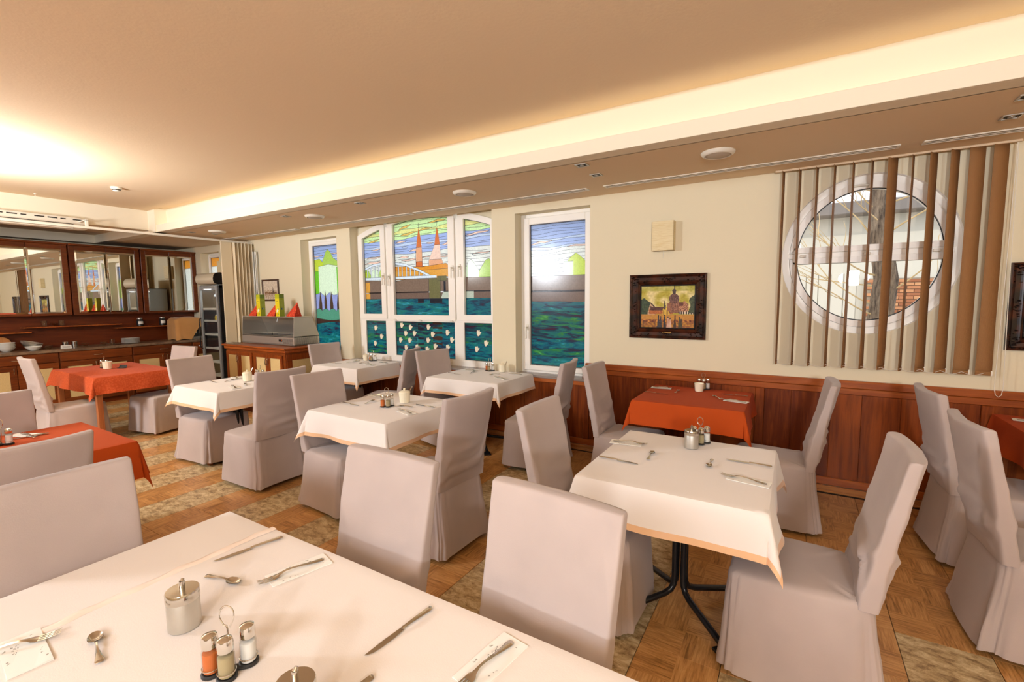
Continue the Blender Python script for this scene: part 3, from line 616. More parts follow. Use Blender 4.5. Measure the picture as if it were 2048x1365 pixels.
# ------------------------------------------------------------------ outside
def outside():
    struct('ground', bx(-14, 14, YO, 30, -.6, -.5), mat('pale_paving', srgb(176, 166, 150), .8))
    gw = thing('garage_building', 'white garage building with flat grey roof seen through the round window', 'building', (1.2, 13.0, -.5)); gw['kind'] = 'structure'
    del gw['category']
    wm = mat('white_render', srgb(206, 200, 186), .8)
    part('wall', bx(-6.5, 6, 0, .2, 0, 3.85), wm, gw, smooth=False)
    part('roof', MB().box(-6.7, 6.2, -.5, 4, 3.85, 4.12, .02), mat('grey_roof_sheet', srgb(120, 112, 106), .7), gw)
    bm_ = mat('weathered_brick', srgb(170, 112, 76), .85); mm = bm_; oi = nd(mm, 'ShaderNodeObjectInfo'); lk(mm, ramp(mm, oi.outputs['Random'], [(0, srgb(150, 92, 62)), (.5, srgb(182, 122, 84)), (1, srgb(204, 150, 106))]), B(mm).inputs['Base Color'])
    part('mortar', bx(.12, 2.1, -.10, 0, 0.9, 2.47), mat('mortar', srgb(150, 136, 118), .9), gw, smooth=False)
    me = bx(-.117, .117, -.03, .02, -.031, .031, b=.004).mesh('brick', bm_, smooth=False)
    k = 0
    for r_ in range(21):
        for c_ in range(8):
            if k < 290: link('brick', me, gw, (.24+c_*.245+(.12 if r_ % 2 else 0)-(.0), -.10, .95+r_*.073)); k += 1
    gd = MB()
    for i in range(15): gd.box(-3.6+i*.24, -3.6+i*.24+.225, -.03, 0, .5, 2.6, .005)
    part('boarded_door', gd, wm, gw, kind='stuff')
    for x in (-2.9, -2.2, -1.5): part('window_bar', bx(x-.025, x+.025, -.06, 0, 2.75, 3.7), mat('grey_bar', srgb(140, 136, 128), .6), gw)
    # bare tree
    tr_ = thing('bare_tree', 'bare tree with rough trunk and thin branches outside the round window', 'tree', (1.05, 7.6, -.5))
    bk = mat('rough_bark', srgb(92, 76, 62), .95); v = coords(bk, (14, 14, 3)); n_ = noise(bk, v, 2, 5, .7); lk(bk, ramp(bk, n_, [(.35, srgb(60, 48, 40)), (.65, srgb(134, 116, 98))]), B(bk).inputs['Base Color']); bump(bk, n_, .8, .03)
    tk = MB(); tk.tube([(0, 0, 0), (-.04, 0, .8), (-.10, .02, 1.6), (-.05, 0, 2.3), (-.16, .02, 3.0), (-.2, 0, 4.2)], [.19, .16, .14, .13, .11, .07], 14); part('trunk', tk, bk, tr_)
    rr = random.Random(11); br = MB()
    for k in range(20):
        z = 1.3+k*.13; s = -1 if k % 3 else 1; L = rr.uniform(.7, 1.7); p = Vector((-.1, 0, z)); d = Vector((s*rr.uniform(.5, 1), rr.uniform(-.5, .2), rr.uniform(-.1, .7))).normalized(); path = [p.copy()]
        for q in range(7): d = (d+Vector((rr.uniform(-.18, .18), rr.uniform(-.2, .2), rr.uniform(-.05, .22)))).normalized(); p = p+d*L/7; path.append(p.copy())
        br.tube(path, [.012*(1-q/8.5) for q in range(8)], 5)
        for q in (3, 4, 5):
            p2 = path[q].copy(); d2 = (d+Vector((rr.uniform(-.8, .8), rr.uniform(-.4, .4), rr.uniform(-.3, .8)))).normalized(); pp = [p2.copy()]
            for t in range(4): p2 = p2+d2*L*.09; d2 = (d2+Vector((rr.uniform(-.3, .3), 0, rr.uniform(-.2, .3)))).normalized(); pp.append(p2.copy())
            br.tube(pp, [.006, .005, .004, .003, .002], 4)
    part('branches', br, mat('pale_twig', srgb(186, 160, 118), .8), tr_, kind='stuff')
outside()
# ------------------------------------------------------------------ chairs
def smooth(t): t = max(0, min(1, t)); return t*t*(3-2*t)
from mathutils.noise import noise as MNoise
def chair_meshes(seed):
    r = random.Random(seed)
    # seat with skirt: rounded rectangle loops from hem to seat centre
    n = 96; ph = [r.uniform(0, 6.28) for _ in range(6)]
    lv = [(.032, .256, .262, -.318, 1.0), (.05, .255, .261, -.316, 1.0), (.12, .250, .256, -.305, .8), (.22, .243, .25, -.290, .55), (.32, .236, .243, -.276, .3), (.40, .230, .238, -.268, .12), (.435, .226, .235, -.264, .05), (.449, .222, .231, -.260, 0), (.456, .214, .223, -.250, 0), (.460, .20, .21, -.235, 0), (.462, .185, .195, -.22, 0), (.464, .16, .17, -.19, 0), (.466, .13, .14, -.16, 0), (.468, .10, .10, -.12, 0), (.470, .06, .06, -.08, 0), (.471, .005, .005, -.01, 0)]
    mb = MB(); m = len(lv)
    for (z, hw, yf, yb, w_) in lv:
        cy = (yf+yb)/2; hy = (yf-yb)/2
        for i in range(n):
            a = 2*PI*i/n; ca, sa = math.cos(a), math.sin(a); e = .22
            x = hw*math.copysign(abs(ca)**e, ca); y = cy+hy*math.copysign(abs(sa)**e, sa)
            wv_ = w_*(.009*math.sin(5*a+ph[0])+.006*math.sin(9*a+ph[1])+.004*math.sin(14*a+ph[2]))
            if w_ > .05:  # box pleat by the rear corners
                for ac in (PI+.62, 2*PI-.62): wv_ -= w_*.016*math.exp(-((a-ac)/.06)**2)
            wv_ += (.007 if .03 < z < .45 else 0)*max(0, 1-abs(MNoise(Vector((a*2.2, z*5+a, seed*1.3))))*6)
            L = math.hypot(x, y-cy) or 1; x *= 1-.05*smooth(-(y-cy)/hy)*(z > .1)-.03*smooth(-(y-cy)/hy)
            x += wv_*x/L; y += wv_*(y-cy)/L
            zz = z + (.006*math.sin(3*a+ph[3]) if z < .06 else 0)
            if z > .455:
                zz += .004*math.sin(8*x+ph[4])*math.sin(7*y+ph[5])
                for s_ in (-1, 1):
                    dxx, dyy = x-s_*.20, y+.20; rr_ = math.hypot(dxx, dyy); zz += .007*math.exp(-rr_/.12)*math.sin(7*math.atan2(dyy, dxx)+ph[2])
            mb.v.append((x, y, zz))
    for k in range(m-1):
        for i in range(n): j = (i+1) % n; mb.f.append((k*n+i, k*n+j, (k+1)*n+j, (k+1)*n+i))
    mb.f.append(tuple((m-1)*n+i for i in range(n)))
    skirt = mb.mesh('seat_cover', 'chair', angle=80, fix=False)
    # back: closed rounded slab, curved in plan
    mb = MB(); nz = 44; nn = 96
    folds = []
    for k in range(8):
        s = r.choice((-1, 1)); x0 = s*r.uniform(.05, .2); z0 = r.uniform(.46, .60); folds.append((x0, z0, x0-s*r.uniform(.05, .3), z0+r.uniform(.05, .25), r.uniform(.008, .018), r.uniform(.013, .026)))
    folds.append((-.20, .66, .16, .46, .018, .022)); folds.append((.21, .62, .02, .48, .014, .016))
    def back_y(z): t = (z-.42)/.6; return -.232-.125*max(0, t)**1.15 if t > 0 else -.232+.02*t
    zs = [.435+(1.007-.435)*k/nz for k in range(nz+1)]
    rings = []
    for z in zs: rings.append((z, 1.0))
    rings += [(1.012, .93), (1.015, .80), (1.016, .4)]
    for (z, sc_) in rings:
        t = (z-.42)/.6; hw = (.212+.012*smooth(t))*(1 if sc_ > .95 else .994 if sc_ > .9 else .985); th = (.034-.008*smooth(t))*sc_; yc = back_y(z)
        cv = .030*smooth(t)
        for i in range(nn):
            a = 2*PI*i/nn; ca, sa = math.cos(a), math.sin(a); x = hw*math.copysign(abs(ca)**.18, ca); dy = th*math.copysign(abs(sa)**.35, sa)
            y = yc+dy-cv*(1-(x/.225)**2)+cv*.5
            f = 0
            for (fx, fz, gx, gz, am, wd) in folds:
                vx, vz = gx-fx, gz-fz; L2 = vx*vx+vz*vz; tt = max(0, min(1, ((x-fx)*vx+(z-fz)*vz)/L2)); d2 = (x-fx-tt*vx)**2+(z-fz-tt*vz)**2
                f += am*math.exp(-d2/wd**2)*math.sin(PI*min(1, .15+tt*.85))
            f += .003*math.sin(9*x+ph[0])*math.sin(8*z+ph[1])
            q_ = MNoise(Vector((x*5+seed, z*3.2-x*2, seed*.7+(5 if sa > 0 else 0)))); f += .011*max(0, 1-abs(q_)*6)*(.35+.65*smooth((.85-z)/.3))
            y += (f if sa > 0 else -f)*.8 if sc_ > .9 else 0
            zz = z+.007*(x/.22)**2*smooth((z-.9)/.1)
            mb.v.append((x, y, zz))
    m = len(rings)
    for k in range(m-1):
        for i in range(nn): j = (i+1) % nn; mb.f.append((k*nn+i, k*nn+j, (k+1)*nn+j, (k+1)*nn+i))
    mb.f.append(tuple((m-1)*nn+i for i in range(nn)))
    back = mb.mesh('back_cover', 'chair', angle=80, fix=True)
    return skirt, back
    sm = MB()
    for s in (-1, 1): sm.tube([(s*(.212+.012*smooth((z-.42)/.6)+.0005), back_y(z)-.018+.002, z) for z in [.44+.56*k/12 for k in range(13)]], .0022, 5)
    seam = sm.mesh('seam', 'chair')
    return skirt, back, seam
CM = [chair_meshes(20+i) for i in range(4)]
leg_me = MB().box(-.018, .018, -.018, .018, 0, .44, .003).mesh('leg', 'beech')
def chair(i, x, y, deg, label, group):
    sk, bk = CM[i % 4]
    t = thing('dining_chair', label, 'chair', (x, y, 0), math.radians(deg), group)
    link('seat_cover', sk, t); b = link('back_cover', bk, t)
    for sx in (-1, 1):
        link('leg', leg_me, t, (sx*.185, .19, 0)); link('leg', leg_me, t, (sx*.175, -.215, 0))
    return t
GW = 'covered chairs at the dining tables'
base = 'mauve-grey covered chair '
CH = [(0, .044, 2.262, 90, 'with its whole seat showing, right of the right foreground table'),
 (1, -.848, 2.245, -90, 'tucked in at the left of the right foreground table'),
 (2, -1.139, 3.822, -90, 'by the wainscot left of the orange table under the painting'),
 (3, -.10, 3.78, 90, 'by the wainscot right of the orange table under the painting'),
 (0, -2.10, 3.88, 98, 'in front of the tall blue sky window'),
 (1, -3.22, 3.99, -104, 'in front of the gull panes, full back showing'),
 (2, -4.20, 3.97, 112, 'seen edge-on before the gull panes'),
 (3, -5.10, 4.0, -97, 'beside the steel counter below the narrow tree window'),
 (0, -2.955, 2.352, -93, 'at the left of the central pale table'),
 (3, -2.03, 2.30, 86, 'at the right of the central pale table, back turned'),
 (2, -4.048, 2.325, 90, 'at the right of the pale table beside the coral one'),
 (0, -5.05, 2.41, -84, 'between the coral table and its neighbouring pale table'),
 (1, -6.76, 2.62, 190, 'behind the coral table in front of the drinks cooler'),
 (2, -6.97, 1.853, 0, 'in profile at the left of the coral table'),
 (3, -4.04, .735, -90, 'cut by the left edge behind the near orange table'),
 (0, -3.06, .555, 90, 'in front of the near orange table, back cut by the edge'),
 (1, -1.772, .48, -90, 'at the lower left, biggest back, by the front table end'),
 (2, -1.278, .88, 180, 'left one of two behind the front table'),
 (3, -.62, .862, 174, 'right one of two behind the front table'),
 (1, 1.068, 2.945, -87, 'nearer one of two at the right edge'),
 (0, 1.082, 3.785, -86, 'farther one of two at the right edge, by the wainscot')]
for a in CH: chair(a[0], a[1], a[2], a[3], base+a[4], GW)
# ------------------------------------------------------------------ tables and cloths
def cloth(label, x0, x1, y0, y1, drop, mt, hem=None, zt=.7705, a0=.10, a1=.36, seed=0, cat='tablecloth', group='tablecloths', sides=(1, 1, 1, 1), creases=()):
    """sides: hang over at (left, right, near, far)"""
    r = random.Random(seed); st = .02; hw = .028
    def axis(a, b, d0, d1):
        L = []; n0 = 8
        if d0: L += [a-drop+hw*0]+[a-drop+hw+(drop-hw)*k/n0 for k in range(n0)]
        k = max(2, round((b-a)/st)); L += [a+(b-a)*i/k for i in range(k+1)]
        if d1: L += [b+(drop-hw)*k/n0 for k in range(1, n0+1)]+[b+drop]
        return L
    U = axis(x0, x1, sides[0], sides[1]); V = axis(y0, y1, sides[2], sides[3]); ph = [r.uniform(0, 6.28) for _ in range(8)]
    def pos(u, v):
        qx, qy = max(x0, min(x1, u)), max(y0, min(y1, v)); du, dv = u-qx, v-qy; rho = math.hypot(du, dv)
        if rho < 1e-9:
            z = zt+.0006*math.sin(9*u+ph[0])*math.sin(8*v+ph[1])
            ed = min(u-x0, x1-u, v-y0, y1-v); z -= .003*max(0, 1-ed/.012)**2 if ed < .012 else 0
            return (u, v, z)
        th = math.atan2(abs(dv), abs(du)); s2 = math.sin(2*th)
        al = a0+(a1-a0)*s2**1.3
        if s2 < .02:   # straight sides: gentle waves growing to the hem
            s = v if abs(du) > abs(dv) else u; side = (0 if du < 0 else 1) if abs(du) > abs(dv) else (2 if dv < 0 else 3)
            ce = min(v-y0, y1-v) if abs(du) > abs(dv) else min(u-x0, x1-u)
            al += (rho/drop)*(.10*math.sin(7*s+ph[side])+.05*math.sin(17*s+ph[side+4]))*min(1, max(0, ce)/.15)+.10*math.exp(-max(0, ce)/.10)
        rr = min(rho, .006)
        out = rho*math.sin(al); dn = rho*math.cos(al); k = 1/max(rho, 1e-9)
        x = qx+du*k*(out+.004*min(1, rho/.01)); y = qy+dv*k*(out+.004*min(1, rho/.01)); z = zt-.003-dn+ (.003 if rho < 1e-4 else 0)
        return (x, y, z)
    def build(cond, off=0):
        mb = MB(); ix = {}
        def vid(i, j):
            if (i, j) not in ix:
                ix[i, j] = len(mb.v); p = pos(U[i], V[j]); mb.v.append(p)
            return ix[i, j]
        for i in range(len(U)-1):
            for j in range(len(V)-1):
                c = (sides[0] and i == 0) or (sides[1] and i == len(U)-2) or (sides[2] and j == 0) or (sides[3] and j == len(V)-2)
                if bool(c) == cond: mb.f.append((vid(i, j), vid(i+1, j), vid(i+1, j+1), vid(i, j+1)))
        return mb
    if hem:
        t = link('tablecloth', build(False).mesh('tablecloth', mt, angle=60, fix=False)); link('hem', build(True).mesh('hem', hem, angle=60, fix=False), t)
    else:
        mb = build(False); m2 = build(True); mb.add(m2.v, m2.f); me = mb.mesh('tablecloth', mt, angle=60, fix=False)
        import bmesh
        bm = bmesh.new(); bm.from_mesh(me); bmesh.ops.remove_doubles(bm, verts=bm.verts, dist=.0002); bm.to_mesh(me); bm.free(); t = link('tablecloth', me)
    tag(t, label, cat, group); return t
def pedestal_table(x0, x1, y0, y1, label):
    cx, cy = (x0+x1)/2, (y0+y1)/2; t = thing('pedestal_table', label, 'table', (cx, cy, 0), 0, 'dining tables under cloths')
    hx, hy = (x1-x0)/2, (y1-y0)/2
    part('tabletop', bx(-hx+.004, hx-.004, -hy+.004, hy-.004, .737, .7665, b=.004), 'beech', t)
    part('mounting_plate', bx(-.15, .15, -.15, .15, .728, .737, b=.002), 'black', t)
    for sx in (-1, 1):
        for sy in (-1, 1):
            p = [(sx*.021, sy*.021, .728), (sx*.021, sy*.021, .4), (sx*.021, sy*.021, .17), (sx*.024, sy*.024, .125), (sx*.036, sy*.036, .098), (sx*.06, sy*.062, .082), (sx*.245, sy*.25, .032)]
            l = part('leg', MB().tube(p, .0155, 12), 'black', t)
            fp = MB().box(-.034, .034, -.05, .05, 0, .014, .003); part('foot_plate', fp, 'black', l, loc=(sx*.25, sy*.255, 0), rot=(0, 0, -sx*sy*PI/4))
    return t
def leg_table(x0, x1, y0, y1, label):
    cx, cy = (x0+x1)/2, (y0+y1)/2; t = thing('wooden_table', label, 'table', (cx, cy, 0), 0, 'dining tables under cloths'); hx, hy = (x1-x0)/2, (y1-y0)/2
    part('tabletop', bx(-hx+.004, hx-.004, -hy+.004, hy-.004, .737, .7665, b=.004), 'beech', t)
    part('apron', MB().box(-hx+.06, hx-.06, -hy+.05, -hy+.07, .66, .737).box(-hx+.06, hx-.06, hy-.07, hy-.05, .66, .737).box(-hx+.05, -hx+.07, -hy+.06, hy-.06, .66, .737).box(hx-.07, hx-.05, -hy+.06, hy-.06, .66, .737), 'beech', t)
    for sx in (-1, 1):
        for sy in (-1, 1): part('leg', bx(-.027, .027, -.027, .027, 0, .737, b=.004), 'beech', t, loc=(sx*(hx-.05), sy*(hy-.05), 0))
    return t
T2 = (-.85, -.05, 1.965, 2.83); T3 = (-3.14, -2.315, 2.165, 2.97); T4 = (-3.36, -2.45, 3.757, 4.47); T5 = (-5.30, -4.48, 3.768, 4.47)
T6 = (-5.25, -4.45, 2.165, 2.93); T7 = (-7.90, -6.58, 1.93, 2.74); T8 = (-4.24, -3.345, .33, 1.158); T9 = (-1.10, -.275, 3.682, 4.47); T10 = (1.22, 2.05, 3.66, 4.46)
pedestal_table(*T2, 'black pedestal table under the pale cloth at right of centre'); cloth('pale peach tablecloth with satin hem on the right foreground table', *T2, .185, 'white_cloth', 'hem', seed=1, a0=.12, a1=.30)
pedestal_table(*T3, 'black pedestal table under the central pale cloth'); cloth('pale peach tablecloth with fold creases on the central table', *T3, .19, 'white_cloth', 'hem', seed=2, a1=.42)
pedestal_table(*T4, 'black pedestal table by the wall before the gull panes'); cloth('pale peach tablecloth on the wall table left of the tall blue sky window', *T4, .165, 'white_cloth', 'hem', seed=3, a1=.34, sides=(1, 1, 1, 0))
pedestal_table(*T5, 'black pedestal table below the arched window, next to the buffet'); cloth('pale peach tablecloth on the far table below the arched window', *T5, .19, 'white_cloth', 'hem', seed=4, sides=(1, 1, 1, 0))
pedestal_table(*T6, 'black pedestal table left of centre beside the patterned coral one'); cloth('pale peach tablecloth on the table left of centre, corner hanging forward', *T6, .18, 'white_cloth', 'hem', seed=5, a1=.44)
leg_table(*T7, 'long wooden table with square brown legs under the patterned coral cloth'); cloth('patterned coral tablecloth on the long table in front of the bar', *T7, .19, 'red_cloth', None, seed=6)
leg_table(*T8, 'wooden table at the left edge under the plain orange cloth'); cloth('plain orange tablecloth on the near left table, cut by the left edge', *T8, .22, 'orange_cloth', None, seed=7, a0=.12, a1=.2)
pedestal_table(*T9, 'pedestal table by the wainscot under the framed painting'); cloth('plain orange tablecloth on the wall table below the framed painting', *T9, .19, 'orange_cloth', None, seed=8, sides=(1, 1, 1, 0), a1=.30)
leg_table(*T10, 'table at the right edge beside the wainscot'); cloth('dark orange tablecloth on the table cut by the right edge', *T10, .21, 'orange_cloth', None, seed=9, sides=(1, 1, 1, 0))
leg_table(-1.885, -1.07, .10, .932, 'left half of the long front table under the pale cloths'); leg_table(-1.065, -.20, .10, .932, 'right half of the long front table under the pale cloths')
cloth('under layer of pale cloth at the left end of the front table', -1.887, -1.30, .10, .934, .2, 'white_cloth', 'hem', seed=10, sides=(1, 0, 1, 1))
c_ = cloth('upper pale tablecloth with white satin edge covering most of the front table', -1.60, -.20, .098, .938, .2, 'white_cloth', None, zt=.7728, seed=11, sides=(0, 1, 1, 1))
hm = MB(); rr = random.Random(4); N = 60
for i in range(N+1):
    y = .10+.838*i/N; wv_ = .0022*math.sin(i*.45)+.0015*math.sin(i*1.1); z = .7735+.0012*math.sin(i*.7)+.0014
    hm.v += [(-1.612+wv_, y, .7712), (-1.606+wv_, y, z+.0012), (-1.596+wv_, y, z+.0018), (-1.585+wv_, y, z), (-1.580+wv_, y, .7731)]
for i in range(N):
    for k in range(4): a = i*5+k; hm.f.append((a, a+5, a+6, a+1))
part('satin_edge', hm, 'white_hem', c_, 'white satin edging along the upper cloth', fix=False)
# ------------------------------------------------------------------ tableware prototypes
def strip(path, n=4):
    """path: (s, halfwidth, z, thickness) along +x"""
    mb = MB()
    for s, hw, z, th in path: mb.v += [(s, -hw, z), (s, -hw*.5, z+th), (s, hw*.5, z+th), (s, hw, z), (s, hw*.5, z-th*.2), (s, -hw*.5, z-th*.2)]
    m = len(path)
    for i in range(m-1):
        for k in range(6): a = i*6+k; b_ = i*6+(k+1) % 6; mb.f.append((a, a+6, b_+6, b_))
    mb.f += [tuple(range(6))[::-1], tuple((m-1)*6+k for k in range(6))]; return mb
def fork_mesh():
    mb = strip([(-.095, .003, .003, .001), (-.093, .0075, .003, .0018), (-.085, .0095, .0032, .002), (-.06, .007, .005, .0022), (-.03, .0045, .009, .0025), (0, .003, .012, .003), (.02, .0032, .012, .003), (.035, .006, .009, .0022), (.042, .011, .0065, .0015), (.05, .0125, .0045, .0012), (.055, .0125, .004, .0012)])
    for k in range(4):
        y = -.0105+k*.007
        for (a, za), (b_, zb_) in (((.054, .004), (.068, .0035)), ((.068, .0035), (.082, .0045)), ((.082, .0045), (.096, .0075))):
            w_ = .0017 if b_ < .09 else .0012; mb.add([(a, y-.0017, za), (a, y+.0017, za), (a, y+.0017, za+.0012), (a, y-.0017, za+.0012), (b_, y-w_, zb_), (b_, y+w_, zb_), (b_, y+w_, zb_+.001), (b_, y-w_, zb_+.001)], [(0, 3, 2, 1), (4, 5, 6, 7), (0, 1, 5, 4), (2, 3, 7, 6), (1, 2, 6, 5), (3, 0, 4, 7)])
    return mb.mesh('fork', 'steel')
def knife_mesh():
    mb = strip([(-.10, .003, .004, .002), (-.098, .0065, .004, .0032), (-.09, .0085, .004, .0035), (-.06, .0065, .0045, .0035), (-.03, .0048, .005, .0035), (-.006, .0042, .005, .003), (0, .006, .0045, .0028)])
    mb.add([(0, -.006, .001), (0, .006, .001), (.03, .0085, .001), (.07, .0085, .001), (.09, .0062, .001), (.103, .0005, .001), (.108, -.005, .001), (.05, -.006, .001),
            (0, -.006, .0032), (0, .006, .0032), (.03, .0085, .002), (.07, .0085, .002), (.09, .0062, .002), (.103, .0005, .002), (.108, -.005, .002), (.05, -.006, .0036)],
           [(7, 6, 5, 4, 3, 2, 1, 0), (8, 9, 10, 11, 12, 13, 14, 15)]+[(i, (i+1) % 8, 8+(i+1) % 8, 8+i) for i in range(8)])
    return mb.mesh('knife', 'steel')
def spoon_mesh(k=1.0):
    mb = strip([(-.07, .003, .004, .001), (-.068, .008, .004, .0018), (-.062, .0095, .004, .002), (-.045, .006, .005, .002), (-.02, .0035, .008, .0022), (.005, .0026, .009, .0025), (.020, .004, .007, .002)])
    def bowl(sc_, dz):
        def f(u, v):
            a = v*2*PI; r_ = u; wx = .024*r_*math.cos(a); wy = .0155*r_*math.sin(a)*(1-.12*math.cos(a)); return (.040+wx, wy, .0015+.0065*r_**2+dz+.0012*r_*(math.cos(a) < -.5))
        return f
    mb.grid(6, 24, bowl(1, 0)).grid(6, 24, bowl(1, .0012), True)
    return mb.mesh('teaspoon', 'steel', fix=False)
FORK, KNIFE, SPOON = fork_mesh(), knife_mesh(), spoon_mesh()
nm_ = mat('printed_paper_napkin', srgb(250, 246, 236), .8); at_ = nd(nm_, 'ShaderNodeAttribute'); at_.attribute_name = 'paint'; lk(nm_, at_.outputs['Color'], B(nm_).inputs['Base Color'])
def napkin_mesh():
    mb = MB(); nu, nv = 84, 36
    mb.grid(nu, nv, lambda u, v: (-.088+.176*u, -.038+.076*v, .0024+.0007*math.sin(5*u+3*v)+.0004*math.sin(9*v)))
    nf = len(mb.f)
    mb.box(-.0878, .0878, -.0378, .0378, 0, .0016, .0004); mb.box(-.0866, .0872, -.0365, .0376, .0016, .0023, .0003)
    me = mb.mesh('napkin', nm_, smooth=False, fix=False); ca = me.color_attributes.new('paint', 'FLOAT_COLOR', 'CORNER'); r = random.Random(3)
    dots = [(r.uniform(-.08, .08), r.uniform(-.033, .033), r.uniform(0, 3.1), r.uniform(.0022, .0034)) for _ in range(20)]
    for p in me.polygons:
        c = srgb(250, 247, 239)
        if p.index < nf:
            x, y, _z = p.center
            for dx_, dy_, an, rr_ in dots:
                ex = (x-dx_)*math.cos(an)+(y-dy_)*math.sin(an); ey = -(x-dx_)*math.sin(an)+(y-dy_)*math.cos(an)
                if (ex/rr_)**2+(ey/rr_*1.7)**2 < 1: c = srgb(168, 164, 154)
            q = (x+.045)/.05
            if 0 < q < 1 and abs(y-.010*math.sin(q*14)-.006*math.cos(q*31)) < .0014: c = srgb(120, 116, 108)
            if 0 < q < 1 and abs(y+.012-.006*math.sin(q*22+1)) < .0011: c = srgb(150, 146, 136)
        for l in p.loop_indices: ca.data[l].color = c
    return me
NAP = napkin_mesh()
ZT = .7735
def lay(me, nm, tail, tip, label, z=ZT, grp='cutlery and napkins on the tables', cat='cutlery', tilt=0):
    (a, b_), (c, d) = tail, tip; ang = math.atan2(d-b_, c-a)
    o = link(nm, me, None, ((a+c)/2, (b_+d)/2, z), (0, 0, ang)); return tag(o, label, cat, grp)
# cruet set
def cruet(x, y, rz, label, z=ZT, contents=('paprika', 'pepper', 'salt')):
    t = thing('cruet_set', label, 'cruet', (x, y, z), rz, 'condiment sets on the tables')
    P = [(-.040, -.012), (0, .012), (.038, -.014)]; P = [(-.034, -.006), (.004, -.026), (.036, .012)]
    b = MB()
    for px, py in P: b.lathe([(.019, 0), (.021, .001), (.021, .006), (.0185, .008)], 20, (px, py, 0))
    b.box(-.034, .036, -.010, .008, .001, .006, .001); part('base', b, 'black_matt', t)
    wr = MB()
    for px, py in P: wr.tube([(px+.0186*math.cos(a), py+.0186*math.sin(a), .018) for a in [k*2*PI/20 for k in range(20)]], .0011, 6, True)
    part('wire_ring', wr, 'chrome', t)
    hd = [(-.004, .004, .004), (-.004, .004, .10)]+[(-.004+.0*k, .004+.017*math.sin(a)*-1, .125-.024*math.cos(a)) for k, a in enumerate([PI*2*i/16 for i in range(17)])]
    hd = [(0, .0, .005), (0, .002, .095), (-.008, .004, .105), (-.016, .006, .122), (-.014, .007, .138), (-.004, .007, .147), (.008, .006, .142), (.014, .004, .128), (.010, .003, .110), (.003, .002, .096)]
    hs = []
    for q in range(len(hd)-1):
        p0, p1, p2, p3 = (Vector(hd[max(0, q-1)]), Vector(hd[q]), Vector(hd[q+1]), Vector(hd[min(len(hd)-1, q+2)]))
        for s_ in (0, .33, .66): hs.append(.5*((2*p1)+(-p0+p2)*s_+(2*p0-5*p1+4*p2-p3)*s_**2+(-p0+3*p1-3*p2+p3)*s_**3))
    part('handle', MB().tube(hs, .0018, 8), 'chrome', t)
    cols = {'paprika': 'paprika', 'pepper': 'pepper', 'salt': 'salt'}
    for (px, py), c in zip(P, contents):
        g = part('shaker', MB().lathe([(.0165, .008), (.0175, .010), (.0175, .055), (.0155, .066), (.0150, .070)], 20, (px, py, 0)), 'shaker_glass', t)
        part('cap', MB().lathe([(.0160, .066), (.0168, .068), (.0168, .084), (.0150, .092), (.008, .0955), (0, .096)], 20, (px, py, 0)), 'chrome', g)
        part('contents', MB().lathe([(.0155, .0095), (.0158, .011), (.0158, .054), (.012, .056), (0, .055)], 16, (px, py, 0)), M[c], g)
    return t
M['paprika'] = mat('paprika', srgb(206, 108, 44), .9); M['pepper'] = mat('ground_pepper', srgb(176, 160, 122), .9); M['salt'] = mat('salt', srgb(250, 248, 244), .9)
def dispenser(x, y, rz, label):
    t = thing('sugar_dispenser', label, 'dispenser', (x, y, ZT), rz, 'sugar dispensers')
    part('body', MB().lathe([(.034, 0), (.0362, .001), (.0365, .004), (.0365, .072), (.036, .0735)], 40), 'brushed', t)
    l = part('lid', MB().lathe([(.037, .0735), (.0376, .075), (.0376, .095), (.036, .0985), (0, .0995)], 40), 'steel', t)
    part('spout', MB().tube([(0, .0, .098), (0, 0, .112), (0, .001, .120)], [.0068, .0068, .0066], 14).tube([(0, .001, .119), (0, .005, .1255)], [.0062, .0035], 12), 'steel', l)
    return t
def pot(x, y, rz, label, lid=True, sc=1.0):
    t = thing('sugar_pot' if lid else 'ceramic_pot', label, 'pot', (x, y, ZT), rz, 'ivory ceramic pots')
    mb = MB(); n = 48; prof = [(.030, 0), (.033, .002), (.0345, .01), (.036, .03), (.038, .055), (.0395, .066), (.041, .070), (.040, .073), (.037, .072), (.034, .06), (.032, .01), (0, .008)]
    for i in range(n):
        a = 2*PI*i/n
        for r_, z in prof:
            rr_ = r_+(.0011*math.sin(24*a*.5+z*300) if .01 < z < .066 and r_ > .0345 else 0); mb.v.append((rr_*math.cos(a), rr_*math.sin(a), z))
    m = len(prof)
    for i in range(n):
        j = (i+1) % n
        for k in range(m-1): mb.f.append((i*m+k, j*m+k, j*m+k+1, i*m+k+1))
    part('bowl', mb, 'ivory', t)
    if lid:
        part('lid', MB().lathe([(.0385, .073), (.039, .076), (.034, .081), (.018, .085), (.006, .086), (.005, .090), (.0085, .094), (.0085, .098), (.004, .102), (0, .103)], 28), 'ivory', t)
        part('spoon', MB().tube([(.012, .018, .05), (.028, .026, .08), (.043, .032, .112)], [.0025, .003, .0045], 8), 'steel', t)
    t.scale = (sc, sc, sc); return t
def setting(K, Fk, S, where, Np=None):
    lay(KNIFE, 'knife', *K, 'steel knife '+where); off = (0, 0)
    if Fk:
        (a, b_), (c, d) = Fk; L = math.hypot(c-a, d-b_); ux, uy = (c-a)/L, (d-b_)/L
        lay(NAP, 'napkin', (a-ux*.012, b_-uy*.012), (c-ux*.03, d-uy*.03), 'white napkin under the fork '+where, cat='napkin')
        lay(FORK, 'fork', *Fk, 'steel fork '+where, z=ZT+.0022)
    if S: lay(SPOON, 'teaspoon', *S, 'small steel teaspoon '+where)
